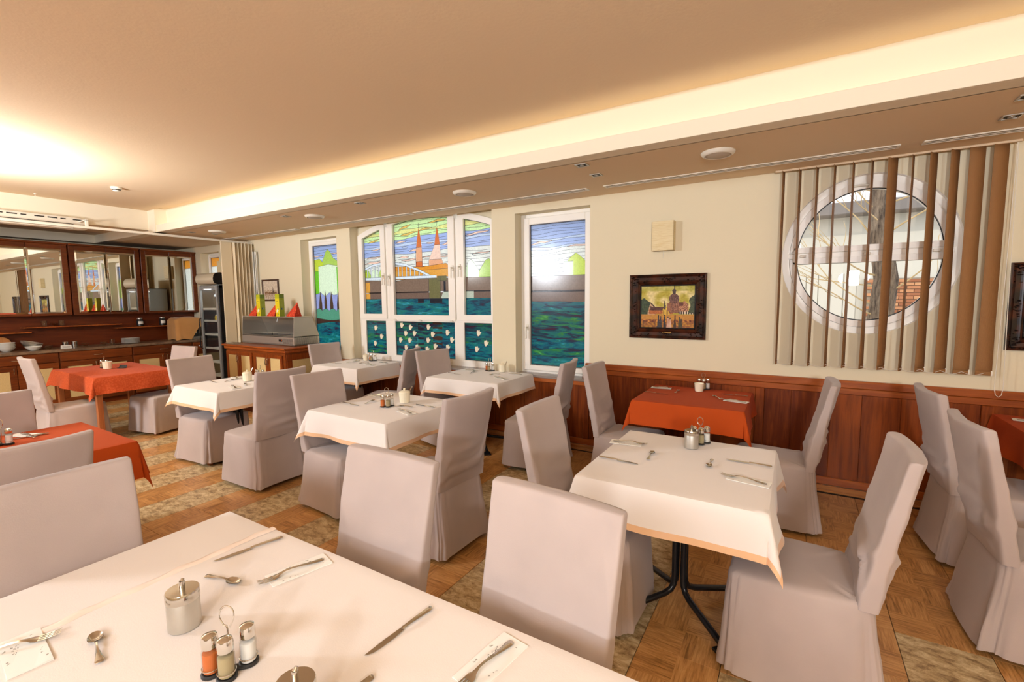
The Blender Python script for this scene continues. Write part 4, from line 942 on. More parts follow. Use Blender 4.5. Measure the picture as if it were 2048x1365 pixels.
# front table
w_ = 'at the far left place of the front table'
setting(((-1.50, .905), (-1.545, .72)), ((-1.254, .886), (-1.30, .715)), ((-1.48, .656), (-1.352, .685)), w_)
lay(NAP, 'napkin', (-1.60, .285), (-1.46, .27), 'white printed napkin at the lower left corner of the picture', cat='napkin')
lay(FORK, 'fork', (-1.612, .175), (-1.538, .340), 'steel fork on the napkin at the lower left corner', z=ZT+.0022)
lay(SPOON, 'teaspoon', (-1.325, .355), (-1.47, .388), 'steel spoon with big round bowl near the lower left corner')
setting(((-.80, .885), (-.818, .694)), ((-.549, .885), (-.575, .71)), None, 'at the right place of the front table')
lay(KNIFE, 'knife', (-.758, .650), (-.785, .45), 'knife whose handle tip shows at the bottom edge of the picture')
dispenser(-1.302, .518, .4, 'cylindrical steel sugar dispenser left of the salt rack on the front table')
dispenser(-0.791, 0.489, 0, 'steel sugar dispenser cut by the bottom edge of the picture')
cruet(-1.055, .50, .75, 'wire rack of paprika, pepper and salt shakers on the front table')
# right foreground table
w_ = 'at the left place of the right foreground table'
setting(((-.838, 2.246), (-.635, 2.239)), ((-.858, 2.535), (-.675, 2.560)), ((-.605, 2.317), (-.615, 2.472)), w_)
w_ = 'at the right place of the right foreground table'
setting(((-.06, 2.520), (-.256, 2.530)), ((-.070, 2.262), (-.255, 2.29)), ((-.324, 2.486), (-.323, 2.35)), w_)
dispenser(-.452, 2.64, 0, 'steel sugar dispenser on the right foreground table'); cruet(-.425, 2.75, .2, 'shaker rack behind the steel dispenser on the right foreground table')
# orange wall table
setting(((-1.09, 4.035), (-.89, 4.026)), ((-1.08, 4.28), (-.89, 4.30)), ((-.848, 4.10), (-.84, 4.25)), 'at the left place of the orange table under the painting')
setting(((-.29, 4.245), (-.49, 4.262)), ((-.285, 3.99), (-.475, 4.03)), ((-.48, 4.035), (-.545, 4.13)), 'at the right place of the orange table under the painting')
pot(-.682, 4.29, 0, 'open ivory basketweave pot on the orange table under the painting', lid=False, sc=1.0); cruet(-.665, 4.405, .1, 'shaker rack behind the ivory pot on the orange wall table')
# central table
setting(((-3.09, 2.45), (-2.90, 2.44)), ((-3.11, 2.775), (-2.935, 2.765)), ((-2.895, 2.50), (-2.93, 2.64)), 'at the left place of the central table')
setting(((-2.33, 2.675), (-2.52, 2.69)), ((-2.335, 2.44), (-2.525, 2.50)), ((-2.48, 2.60), (-2.61, 2.585)), 'at the right place of the central table')
cruet(-2.675, 2.53, .9, 'salt and pepper rack at the middle of the central table'); pot(-2.655, 2.70, .2, 'lidded ivory sugar pot with spoon on the central table', sc=1.15)
# wall tables
setting(((-3.30, 4.05), (-3.10, 4.02)), ((-3.27, 4.33), (-3.08, 4.30)), ((-3.05, 4.12), (-3.08, 4.26)), 'at the left of the wall table before the gull panes')
setting(((-2.50, 4.33), (-2.70, 4.36)), ((-2.50, 4.0), (-2.70, 4.08)), ((-2.75, 4.25), (-2.80, 4.15)), 'at the right of the wall table before the gull panes')
cruet(-2.975, 4.405, .1, 'shaker rack on the wall table before the gull panes'); pot(-2.80, 4.40, -.6, 'lidded ivory pot with dark spoon beside the shaker rack on the wall table', sc=1.1)
setting(((-5.24, 3.97), (-5.05, 4.0)), ((-5.18, 4.36), (-5.0, 4.2)), ((-5.02, 4.05), (-4.98, 4.2)), 'at the left of the far table under the arched window')
setting(((-4.51, 4.3), (-4.71, 4.33)), ((-4.54, 4.07), (-4.73, 4.12)), ((-4.78, 4.22), (-4.83, 4.1)), 'at the right of the far table under the arched window')
pot(-4.99, 4.36, .2, 'lidded ivory pot on the far table under the arched window', sc=1.0); cruet(-4.89, 4.39, .1, 'shaker rack on the far table under the arched window')
# table left of centre
setting(((-5.22, 2.46), (-5.03, 2.44)), ((-5.2, 2.72), (-5.03, 2.66)), ((-4.98, 2.5), (-5.03, 2.63)), 'at the left place of the table left of centre')
setting(((-4.5, 2.66), (-4.69, 2.68)), ((-4.5, 2.36), (-4.69, 2.42)), ((-4.55, 2.49), (-4.70, 2.55)), 'at the right place of the table left of centre')
pot(-4.83, 2.65, .9, 'lidded ivory sugar pot on the table left of centre', sc=1.15); cruet(-4.86, 2.80, .1, 'shaker rack on the table left of centre')
# coral table
cruet(-7.50, 2.32, .1, 'shaker rack on the patterned coral table'); pot(-7.30, 2.29, 0, 'open ivory pot on the patterned coral table', lid=False, sc=1.25)
cd = thing('folded_card', 'small black folded card lying on the patterned coral table', 'card', (-7.24, 2.42, ZT), .5)
part('card', MB().box(-.05, .05, -.03, .0, 0, .003).add([(-.05, 0, 0), (.05, 0, 0), (.05, .02, .035), (-.05, .02, .035), (-.05, .003, 0), (.05, .003, 0)], [(0, 1, 2, 3), (5, 4, 3, 2), (0, 3, 4), (1, 5, 2)]), 'black_matt', cd, smooth=False); part('gold_print', bx(-.02, .02, -.022, -.008, .003, .0036), mat('dull_gold', srgb(170, 140, 70), .4, .5), cd)
# near orange table at left
lay(NAP, 'napkin', (-4.19, .80), (-4.01, .90), 'white napkin on the near left orange table', cat='napkin'); lay(FORK, 'fork', (-3.97, .86), (-4.13, .85), 'steel fork on the near left orange table', z=ZT+.0022)
lay(KNIFE, 'knife', (-4.02, .93), (-4.05, .75), 'steel knife beside the napkin on the near left orange table'); cruet(-3.95, .72, .4, 'shaker rack at the left edge of the picture on the orange table')
lay(NAP, 'napkin', (1.27, 4.29), (1.44, 4.26), 'white napkin on the orange table at the right edge', cat='napkin'); lay(FORK, 'fork', (1.29, 4.27), (1.47, 4.25), 'steel fork on the orange table at the right edge', z=ZT+.0022)
# ------------------------------------------------------------------ vertical blind at the round window
sl_m = mat('woven_brown_blind_fabric', srgb(140, 96, 54), .8); v = coords(sl_m, (70, 70, 120)); wv_ = nd(sl_m, 'ShaderNodeTexBrick'); lk(sl_m, v, wv_.inputs['Vector'])
mpb = nd(sl_m, 'ShaderNodeMapping'); mpb.inputs['Rotation'].default_value = (PI/2, 0, 0); mpb.inputs['Scale'].default_value = (1, 1, 1); lk(sl_m, coords(sl_m, (60, 60, 90)), mpb.inputs[0]); lk(sl_m, mpb.outputs[0], wv_.inputs['Vector'])
wv_.inputs['Color1'].default_value = srgb(190, 138, 84); wv_.inputs['Color2'].default_value = srgb(176, 124, 72); wv_.inputs['Mortar'].default_value = srgb(96, 62, 34); wv_.inputs['Scale'].default_value = 1.1; wv_.inputs['Mortar Size'].default_value = .05
lk(sl_m, wv_.outputs['Color'], B(sl_m).inputs['Base Color'])
vb = thing('vertical_blind', 'vertical blind of twelve brown woven slats over the round window', 'blind', (.53, 4.455, 0))
part('headrail', bx(-.70, .72, -.012, .012, 2.604, 2.6195, b=.003), 'ceiling', vb)
SLX = [-.108, .006, .121, .235, .352, .466, .585, .700, .812, .925, 1.038, 1.155]
ANG = [12, 11, 10, 9, 9, 9, 40, 8, 28, 31, 62, 54]; BOT = [8, 9, 10, 12, 14, 18, 30, 12, 38, 46, 70, 68]
for k, x in enumerate(SLX):
    mb = MB(); n = 24; top, bot = 2.606, 1.035
    for i in range(n+1):
        t = i/n; z = top+(bot-top)*t; view = math.degrees(math.atan2(x, 4.45)); a = math.radians(90-view-(ANG[k]+(BOT[k]-ANG[k])*t**2)); hw = .0445
        dx, dy = math.cos(a), -math.sin(a); nx_, ny_ = math.sin(a), math.cos(a); cv = .003
        for s in (-1, 0, 1): mb.v.append((x-.53+dx*hw*s-nx_*cv*(1-s*s), -dy*hw*s+ny_*cv*(1-s*s), z))
    for i in range(n):
        for s in (0, 1): a = i*3+s; mb.f.append((a, a+3, a+4, a+1))
    sl = part('slat', mb, sl_m, vb, fix=False)
    mod = sl.modifiers.new('thickness', 'SOLIDIFY'); mod.thickness = .0012
    a = math.radians(90-math.degrees(math.atan2(x, 4.45))-BOT[k]); part('slat_weight', bx(-.043, .043, -.0025, .0025, 0, .028, b=.001), sl_m, sl, loc=(x-.53, 0, 1.034), rot=(0, 0, a))
    part('clip', bx(-.005, .005, -.004, .004, -.002, .034, b=.001), 'white_plastic', sl, loc=(x-.53+math.cos(a)*.044, math.sin(a)*.044*(1), 1.034))
ch_ = MB()
for a_, b_ in zip(SLX, SLX[1:]):
    sag = .02 if b_-a_ > .1 else .012
    ch_.tube([(a_-.53+(b_-a_)*i/8, -.02, 1.055-sag*math.sin(PI*i/8)) for i in range(9)], .0016, 4)
part('bead_chain', ch_, 'white_plastic', vb)
cp = MB(); cp.tube([(.695, -.012, 2.6), (.69, -.012, 1.7), (.682, -.014, .95), (.69, -.014, .905), (.705, -.014, .89), (.72, -.014, .905), (.726, -.014, .95), (.712, -.012, 1.7), (.70, -.012, 2.6)], .0022, 5); part('pull_chain', cp, 'white_plastic', vb)
# ------------------------------------------------------------------ pictures
def painted(name, w_, h_, nx, nz, fn, par, loc, mt):
    mb = MB()
    for i in range(nx+1):
        for j in range(nz+1): mb.v.append((w_*(i/nx-.5), 0, h_*(j/nz-.5)))
    for i in range(nx):
        for j in range(nz): a = i*(nz+1)+j; mb.f.append((a, a+nz+1, a+nz+2, a+1))
    o = part(name, mb, mt, par, smooth=False, fix=False, loc=loc); ca = o.data.color_attributes.new('paint', 'FLOAT_COLOR', 'CORNER')
    for p in o.data.polygons:
        i, j = divmod(p.index, nz); c = fn((i+.5)/nx, (j+.5)/nz)
        for l in p.loop_indices: ca.data[l].color = srgb(*c)
    return o
paint_m = mat('oil_paint', (1, 1, 1, 1), .35); at = nd(paint_m, 'ShaderNodeAttribute'); at.attribute_name = 'paint'; lk(paint_m, at.outputs['Color'], B(paint_m).inputs['Base Color'])
bump(paint_m, noise(paint_m, coords(paint_m), 120, 4, .7), .35, .003)
ink_m = mat('printed_card', (1, 1, 1, 1), .5); at = nd(ink_m, 'ShaderNodeAttribute'); at.attribute_name = 'paint'; lk(ink_m, at.outputs['Color'], B(ink_m).inputs['Base Color'])
from mathutils import noise as MN
def nz_(x, y, s, k=0): return MN.noise(Vector((x*s, y*s, k)))
def mixc(a, b, t): t = max(0, min(1, t)); return tuple(p+(q-p)*t for p, q in zip(a, b))
def town(u, v):
    n1 = nz_(u, v, 7, 1); n2 = nz_(u, v, 26, 2); n3 = nz_(u, v, 60, 5)
    c = mixc((176, 160, 40), (224, 206, 140), .5+n1*1.3+.3*(v-.5)) if v > .3 else (190, 130, 40)
    if v > .85: c = mixc(c, (150, 150, 40), .5)
    if v < .33:
        c = mixc((206, 146, 44), (120, 62, 20), .5+n2*1.2)
        if .16 < v < .22+.02*n1: c = mixc((110, 50, 18), (200, 130, 40), .5+n2)
        if .22 < v < .33: c = mixc((214, 156, 60), (170, 110, 40), .5+n2)
    # gabled house left, long roof
    if .12 < u < .3 and .33 < v < .48+.10*max(0, 1-abs(u-.2)/.08): c = (206, 172, 130) if n3 > -.2 else (120, 70, 40)
    if .12 < u < .30 and abs(v-(.47+.12*max(0, 1-abs(u-.2)/.1))) < .018: c = (70, 34, 22)
    if .18 < u < .60 and .34 < v < .44: c = mixc((150, 74, 30), (200, 116, 50), .5+n3)
    if .20 < u < .56 and .42 < v < .50: c = (78, 40, 26)
    if .42 < u < .545 and .32 < v < .44+.05*math.sqrt(max(0, 1-((u-.482)/.062)**2)): c = (224, 186, 66) if not (abs((u*40) % 1-.5) < .16 and v < .43) else (110, 70, 30)
    # domed church
    if .54 < u < .70 and .36 < v < .62: c = mixc((96, 54, 38), (170, 116, 86), .5+n3*1.5)
    if ((u-.62)/.088)**2+((v-.68)/.11)**2 < 1 and v > .58: c = mixc((66, 40, 36), (130, 84, 66), .5+n3*1.4)
    if abs(u-.62) < .03 and .78 < v < .83: c = (60, 40, 34)
    if ((u-.62)/.035)**2+((v-.855)/.035)**2 < 1: c = (64, 44, 34)
    if abs(u-.62) < .007 and .85 < v < .985: c = (60, 44, 30)
    if abs(u-.455) < .02 and .44 < v < .66-.004 and abs(u-.455) < (.66-v)*.15: c = (74, 60, 40)
    if .50 < u < .56 and .40 < v < .58: c = (150, 96, 66)
    if .70 < u < .87 and .38 < v < .56+.07*max(0, 1-abs(u-.80)/.06): c = (188, 130, 92) if n3 > -.1 else (96, 52, 36)
    if .70 < u < .78 and .52 < v < .60: c = (96, 46, 32)
    if .70 < u < .98 and .34 < v < .40: c = (228, 210, 180) if abs((u*24) % 1-.5) < .22 else (60, 40, 26)
    # trees
    if u < .17+.05*n1 and .33 < v < .70-.9*abs(u-.08): c = mixc((30, 44, 26), (60, 84, 40), .5+n3*1.6)
    if u > .88+.04*n1 and .36 < v < .76-.8*abs(u-.97): c = mixc((40, 50, 26), (80, 90, 50), .5+n3*1.6)
    for uc, hh, cc in ((.35, .30, (44, 44, 54)), (.39, .28, (50, 46, 50)), (.46, .31, (34, 34, 40)), (.52, .27, (206, 160, 136)), (.56, .24, (214, 176, 150)), (.64, .30, (60, 36, 24)), (.72, .26, (66, 60, 30)), (.75, .22, (70, 60, 34))):
        if abs(u-uc) < .028-.02*(v/hh) and v < hh: c = cc
        if math.hypot(u-uc, (v-hh)*.8) < .013: c = (40, 28, 22)
    if v > .02 and (abs(u-.08) < .006 or abs(u-.29) < .006) and v < .2: c = (70, 36, 18)
    return tuple(max(0, min(255, x+n2*26)) for x in c)
fr_m = mat('dark_carved_frame', srgb(52, 26, 18), .28); lk(fr_m, ramp(fr_m, noise(fr_m, coords(fr_m), 14, 3), [(.4, srgb(28, 16, 12)), (.62, srgb(74, 34, 18))]), B(fr_m).inputs['Base Color'])
fb_m = mat('black_brown_carving', srgb(30, 20, 18), .25)
def ornate(x0, x1, z0, z1, gx0, gx1, gz0, gz1, label, art, carve=1):
    cx, cz = (x0+x1)/2, (z0+z1)/2; t = thing('framed_painting', label, 'painting', (cx, YW, cz))
    prof = [(0, 0), (0, -.030), (.08, -.036), (.16, -.032), (.3, -.022), (.62, -.020), (.72, -.026), (.80, -.030), (.86, -.024), (.93, -.020), (1, -.012), (1, 0)]
    mb = MB(); cs = [(x0, z0, gx0, gz0), (x1, z0, gx1, gz0), (x1, z1, gx1, gz1), (x0, z1, gx0, gz1)]; m = len(prof)
    for a, b_, c, d in cs:
        for s, y in prof: mb.v.append((a+(c-a)*s-cx, y, b_+(d-b_)*s-cz))
    for i in range(4):
        j = (i+1) % 4
        for k in range(m-1): mb.f.append((i*m+k, j*m+k, j*m+k+1, i*m+k+1))
    f = part('frame', mb, fr_m, t, smooth=False)
    om = MB(); r = random.Random(7)
    def blob(x, z, s, y=-.034): om.lathe([(0, -s*.5), (s*.7, -s*.35), (s, 0), (s*.7, s*.35), (0, s*.5)], 7, (x-cx, y, z-cz))
    for (a, b_, c, d) in cs:
        sx, sz = (1 if c > a else -1), (1 if d > b_ else -1); w_ = abs(c-a)
        for k in range(34): dd = r.random()**1.4; q = r.choice((0, 1)); blob(a+sx*w_*(.15+(1.9*dd if q else r.uniform(0, .7))), b_+sz*w_*(.15+(r.uniform(0, .7) if q else 1.6*dd)), r.uniform(.005, .010), -.030)
    for mx_, mz_, hor in ((cx, (z0+gz0)/2, 1), (cx, (z1+gz1)/2, 1), ((x0+gx0)/2, cz, 0), ((x1+gx1)/2, cz, 0)):
        for k in range(26): s = r.gauss(0, .035); q = r.gauss(0, .010); blob(mx_+(s if hor else q), mz_+(q if hor else s), r.uniform(.004, .008), -.028)
    part('carved_ornament', om, fb_m, f, kind='stuff')
    bd = MB(); e = .012
    for a, b_, c, d in ((gx0, gx1, gz0, gz0+e), (gx0, gx1, gz1-e, gz1), (gx0, gx0+e, gz0, gz1), (gx1-e, gx1, gz0, gz1)): bd.box(a-cx, b_-cx, -.016, 0, c-cz, d-cz, .003)
    part('inner_slip', bd, 'black', f)
    art(t, cx, cz); return t
def art1(t, cx, cz):
    painted('canvas', .52, .425, 130, 100, town, t, ((-1.275-.765)/2-cx, -.010, (1.303+1.717)/2-cz), paint_m)
    part('brass_plate', bx(-1.055-cx, -.975-cx, -.028, -.022, 1.262-cz, 1.273-cz, b=.002), mat('brass', srgb(196, 164, 100), .3, 1), t)
ornate(-1.374, -.674, 1.211, 1.817, -1.275, -.765, 1.303, 1.717, 'oil painting of a domed church town in a dark carved frame', art1)
def art2(t, cx, cz): painted('canvas', .56, .42, 40, 30, lambda u, v: (70+60*nz_(u, v, 6, 3), 50+50*nz_(u, v, 9, 3), 30), t, (0, -.010, 0), paint_m)
ornate(1.262, 1.97, 1.215, 1.813, 1.345, 1.887, 1.30, 1.728, 'dark carved picture frame cut off by the right edge', art2)
def sketch(u, v):
    n = nz_(u, v, 12, 4); c = (214+20*n, 198+20*n, 176+20*n)
    if .05 < v-.2*0 < .5 and .08 < u < .92 and nz_(u*3, v, 22, 9)+.5*(.35-abs(v-.33))*3 > .35: c = (150, 116, 84)
    if abs(v-.36+.02*math.sin(20*u)) < .04 and .1 < u < .9 and n > -.2: c = (128, 96, 68)
    if abs(u-.66) < .035*(.72-v)/.3 and .36 < v < .72: c = (64, 44, 34)
    if .45 < u < .85 and .28 < v < .38 and nz_(u, v, 30, 2) > -.1: c = (84, 60, 46)
    return c
sp_ = thing('small_framed_print', 'small sepia print of a steeple in a dark frame above the steel counter', 'picture', (-7.37, YW, 1.777))
fm = MB()
for a, b_, c, d in ((-.23, .23, -.177, -.150), (-.23, .23, .150, .177), (-.23, -.203, -.15, .15), (.203, .23, -.15, .15)): fm.box(a, b_, -.022, 0, c, d, .005)
part('frame', fm, mat('dark_wood_frame', srgb(78, 52, 36), .4), sp_); painted('print', .41, .305, 60, 46, sketch, sp_, (0, -.008, 0), ink_m)
# ------------------------------------------------------------------ square paper wall lamps
pm = mat('ribbed_paper_shade', srgb(240, 222, 176), .8); n_ = noise(pm, coords(pm, (8, 8, 90)), 1.4, 4, .6, .4); bump(pm, n_, .9, .004); lk(pm, ramp(pm, n_, [(.3, srgb(226, 202, 150)), (.7, srgb(246, 230, 190))]), B(pm).inputs['Base Color'])
def wall_lamp(x, z, w_, h_, label, d=.085):
    t = thing('wall_lamp', label, 'lamp', (x, YW, z)); mb = MB(); e = .003
    mb.box(-w_/2, w_/2, -d, -d+e, -h_/2, h_/2, .001).box(-w_/2, -w_/2+e, -d, 0, -h_/2, h_/2, .001).box(w_/2-e, w_/2, -d, 0, -h_/2, h_/2, .001)
    part('paper_shade', mb, pm, t, smooth=False); part('back_plate', bx(-w_/2+.01, w_/2-.01, -.02, 0, -h_/2+.02, h_/2-.02, b=.003), 'white_plastic', t)
    part('bulb', MB().lathe([(.012, -.05), (.013, -.02), (.026, .02), (.024, .045), (0, .058)], 16, (0, -.045, 0)), 'white_china', t)
    part('pull_cord', MB().tube([(.0, -.04, -h_/2+.01), (.0, -.04, -h_/2-.07)], .0014, 5), 'white_plastic', t)
wall_lamp(-1.058, 2.166, .196, .268, 'square ribbed paper wall lamp above the framed painting'); wall_lamp(-8.74, 2.19, .19, .25, 'square paper wall lamp by the far small window')
# ------------------------------------------------------------------ ceiling fittings
def slot(x0, x1, y, label):
    t = thing('slot_diffuser', label, 'air vent', ((x0+x1)/2, y, CS), 0, 'linear air slots in the dropped ceiling'); L = (x1-x0)/2; mb = MB()
    for a, b_ in ((-.045, -.030), (-.004, .004), (.030, .045)): mb.box(-L, L, a, b_, -.008, 0, .002)
    mb.box(-L, -L+.02, -.03, .03, -.008, 0).box(L-.02, L, -.03, .03, -.008, 0); part('frame', mb, 'white_plastic', t); part('slot', bx(-L+.02, L-.02, -.03, .03, -.003, -.0005), 'slot', t, smooth=False)
for a, b_, l in ((.70, 3.0, 'long air slot at the right edge near the brown blind'), (-1.53, .58, 'long air slot above the paper lamp and blind'), (-3.86, -1.69, 'long air slot between arched and tall blue window'), (-5.98, -3.92, 'long air slot above the arched window'), (-8.2, -6.1, 'long air slot above the steel counter')): slot(a, b_, 4.19, l)
for x, l in ((-.50, 'round ceiling speaker nearest the blind'), (-2.735, 'round ceiling speaker above the tall blue window'), (-4.99, 'round ceiling speaker above the arched window'), (-7.22, 'farthest round ceiling speaker near the curtain')):
    t = thing('ceiling_speaker', l, 'speaker', (x, 3.66, CS), 0, 'round ceiling speakers'); part('rim', MB().lathe([(.112, 0), (.114, -.004), (.108, -.016), (.094, -.024), (.088, -.026), (.088, 0)], 40), 'white_plastic', t); part('grille', MB().lathe([(.0885, -.018), (.07, -.026), (.03, -.030), (0, -.031)], 32), 'grey_grille', t)
for x, y, l in ((-1.433, 3.425, 'square downlight nearer the lip of the light cove at centre'), (-1.445, 3.76, 'square downlight beside the long air slot at centre'), (-3.945, 3.45, 'square downlight above the arched window'), (-5.30, 3.49, 'square downlight left of the arched window'), (1.03, 3.87, 'square downlight at the upper right corner'), (1.0, 3.53, 'square downlight cut by the upper right edge'), (-7.63, 3.50, 'square downlight near the curtain track'), (-7.55, 3.78, 'farthest square downlight near the curtain')):
    t = thing('downlight', l, 'downlight', (x, y, CS), 0, 'square ceiling downlights'); mb = MB()
    for a, b_, c, d in ((-.045, .045, -.045, -.034), (-.045, .045, .034, .045), (-.045, -.034, -.034, .034), (.034, .045, -.034, .034)): mb.box(a, b_, c, d, -.006, 0, .001)
    part('bezel', mb, 'brushed', t); part('recess', MB().lathe([(.034, -.001), (.030, -.0012), (.0, -.0014)], 20), 'slot', t); part('lamp', MB().lathe([(.018, -.0015), (.016, -.008), (0, -.010)], 16), 'dark_steel', t)
t = thing('smoke_detector', 'white round smoke detector on the high ceiling', 'smoke detector', (-6.83, 2.37, 2.94)); part('base', MB().lathe([(.055, 0), (.056, -.012), (.05, -.018)], 28), 'white_plastic', t); part('sensor', MB().lathe([(.044, -.018), (.044, -.022), (.036, -.024), (.036, -.036), (.026, -.046), (0, -.048)], 28), 'white_plastic', t); part('vent_ring', MB().lathe([(.0385, -.024), (.0385, -.035)], 20), 'slot', t)
t = thing('ceiling_hook', 'tiny white hook on the high ceiling at left', 'hook', (-8.0, 1.96, 2.94)); part('hook', MB().lathe([(.014, 0), (.013, -.006), (.004, -.008)], 12).tube([(0, 0, -.006), (0, 0, -.03), (.006, 0, -.038), (.012, 0, -.03)], .003, 6), 'white_plastic', t)
# air conditioner on the beam
ac = thing('air_conditioner', 'white air conditioning unit on the cross beam at upper left', 'air conditioner', (-8.22, 1.55, 2.62))
mb = MB(); pr = [(0, -.055), (.05, -.065), (.12, -.055), (.155, -.025), (.165, .03), (.15, .085), (.12, .10), (0, .105)]; Y0, Y1 = -.92, .93; m = len(pr)
for k, (yy, sc_) in enumerate(((Y0, .5), (Y0+.03, .85), (Y0+.1, 1), (Y1-.1, 1), (Y1-.03, .85), (Y1, .5))):
    for a, b_ in pr: mb.v.append((a*sc_, yy, .02+(b_-.02)*(.5+.5*sc_)))
for k in range(5):
    for i in range(m): mb.f.append((k*m+i, k*m+(i+1) % m, (k+1)*m+(i+1) % m, (k+1)*m+i))
mb.f += [tuple(range(m)), tuple(5*m+i for i in range(m))]; part('casing', mb, 'white_plastic', ac, angle=40)
for k in range(14): part('intake_slot', bx(.148, .163, -.80+k*.12, -.80+k*.12+(.09 if k % 3 else .05), .052, .066, b=.002), 'slot', ac)
part('outlet_flap', bx(.10, .164, -.82, .76, -.020, -.006, b=.003), 'white_plastic', ac, rot=(0, .25, 0)); part('outlet_gap', bx(.157, .166, -.82, .76, -.002, .004), 'slot', ac); part('outlet_gap', bx(.13, .150, -.82, .76, -.04, -.034), 'slot', ac)
# ------------------------------------------------------------------ folding curtain and its track
tk_ = thing('curtain_track', 'long cream ceiling track of the folding curtain', 'track', (-7.83, 1.7, 2.55)); part('rail', bx(-.014, .014, -3.5, 2.82, 0, .032, b=.003), 'white_plastic', tk_)
part('bracket', MB().box(-.016, .016, .66, .69, .02, .11, .002).box(-.39, .016, .66, .69, .10, .115, .002), 'white_plastic', tk_); part('hanger', bx(-.016, .016, -2.4, -2.37, .02, .11), 'white_plastic', tk_)
pc = thing('folding_curtain', 'cream pleated folding curtain drawn to the wall by the steel counter', 'curtain', (-7.83, 4.0, 0)); cu = mat('cream_curtain', srgb(232, 214, 180), .7)
part('lead_panel', bx(-.012, .012, .0, .17, .03, 2.55, b=.004), cu, pc); mb = MB(); k = 12; pts = [(.055*(1 if i % 2 else -1), .17+.335*i/k) for i in range(k+1)]
mb.v = [(x, y, z) for x, y in pts for z in (.03, 2.55)]; mb.f = [(2*i, 2*i+2, 2*i+3, 2*i+1) for i in range(k)]
pl = part('pleats', mb, cu, pc, smooth=False, fix=False); md = pl.modifiers.new('thickness', 'SOLIDIFY'); md.thickness = .003
t = thing('wall_channel', 'shiny metal channel upright beside the folding curtain', 'channel', (-7.72, 4.49, 0)); part('channel', MB().box(-.04, .04, -.01, .025, .8, 2.42, .003).box(-.035, -.02, -.03, -.01, .8, 2.42, .003).box(.02, .035, -.03, -.01, .8, 2.42, .003), 'brushed', t)
# ------------------------------------------------------------------ bar wall
XC, XM = -9.35, -9.75
bar_wall = struct('trim_7', bx(XL, -9.96, .4, YW, .0, 2.52), 'cherry_dark', smooth=False, label='dark cherry back panel behind the bar shelves')
t = thing('bar_worktop', 'long stone-look worktop running along the bar', 'worktop', (-9.65, 2.45, .865)); part('slab', bx(-.30, .30, -1.95, 2.05, 0, .042, b=.006), 'worktop', t); 
def bow(par, loc, axis='z', L=.09, mt='chrome', name='handle'):
    P = [(0, 0, -L/2), (.018, 0, -L/2+.006), (.028, 0, 0), (.018, 0, L/2-.006), (0, 0, L/2)] if axis == 'z' else [(0, -L/2, 0), (.018, -L/2+.006, 0), (.026, 0, 0), (.018, L/2-.006, 0), (0, L/2, 0)]
    return part(name, MB().tube(P, .0045, 7), mt, par, loc=loc)
def cabinet(yc, w_, label, x=XC, drawers=True, nd_=2, z1=.865, group='base cabinets of the bar'):
    t = thing('base_cabinet', label, 'cabinet', (x, yc, 0), 0, group); part('body', MB().box(-.52, -.022, -w_/2+.003, w_/2-.003, .08, z1-.002), 'cherry_y', t, smooth=False); part('plinth', bx(-.48, -.06, -w_/2+.003, w_/2-.003, 0, .08), 'cherry_dark', t, smooth=False)
    zd = z1-.15 if drawers else z1-.01
    if drawers: d = part('drawer', bx(-.022, 0, -w_/2+.008, w_/2-.008, z1-.14, z1-.01, b=.003), 'cherry_y', t); bow(d, (0, 0, z1-.075), 'y', .11)
    for k in range(nd_):
        a, b_ = -w_/2+.006+k*(w_-.012)/nd_, -w_/2+.006+(k+1)*(w_-.012)/nd_; a += .003; b_ -= .003; mb = MB(); e = .075
        for c0, c1, c2, c3 in ((a, b_, .09, .09+e), (a, b_, zd-e, zd), (a, a+e, .09+e, zd-e), (b_-e, b_, .09+e, zd-e)): mb.box(-.022, 0, c0, c1, c2, c3, .003)
        d = part('door', mb, 'cherry_y', t); part('cane_insert', bx(-.018, -.008, a+e, b_-e, .09+e, zd-e), 'cane', d, smooth=False); bow(d, (0, b_-.035 if k == 0 and nd_ == 2 else a+.035, zd-.07))
    return t
for yc, w_, l in ((1.03, .9, 'bar base cabinet cut by the left edge of the picture'), (1.93, .9, 'bar base cabinet behind the profile chair'), (2.83, .9, 'bar base cabinet behind the coral table'), (3.73, .9, 'bar base cabinet below the covered machine')): cabinet(yc, w_, l)
cabinet(4.34, .31, 'narrow bar base cabinet next to the drinks cooler', nd_=1)
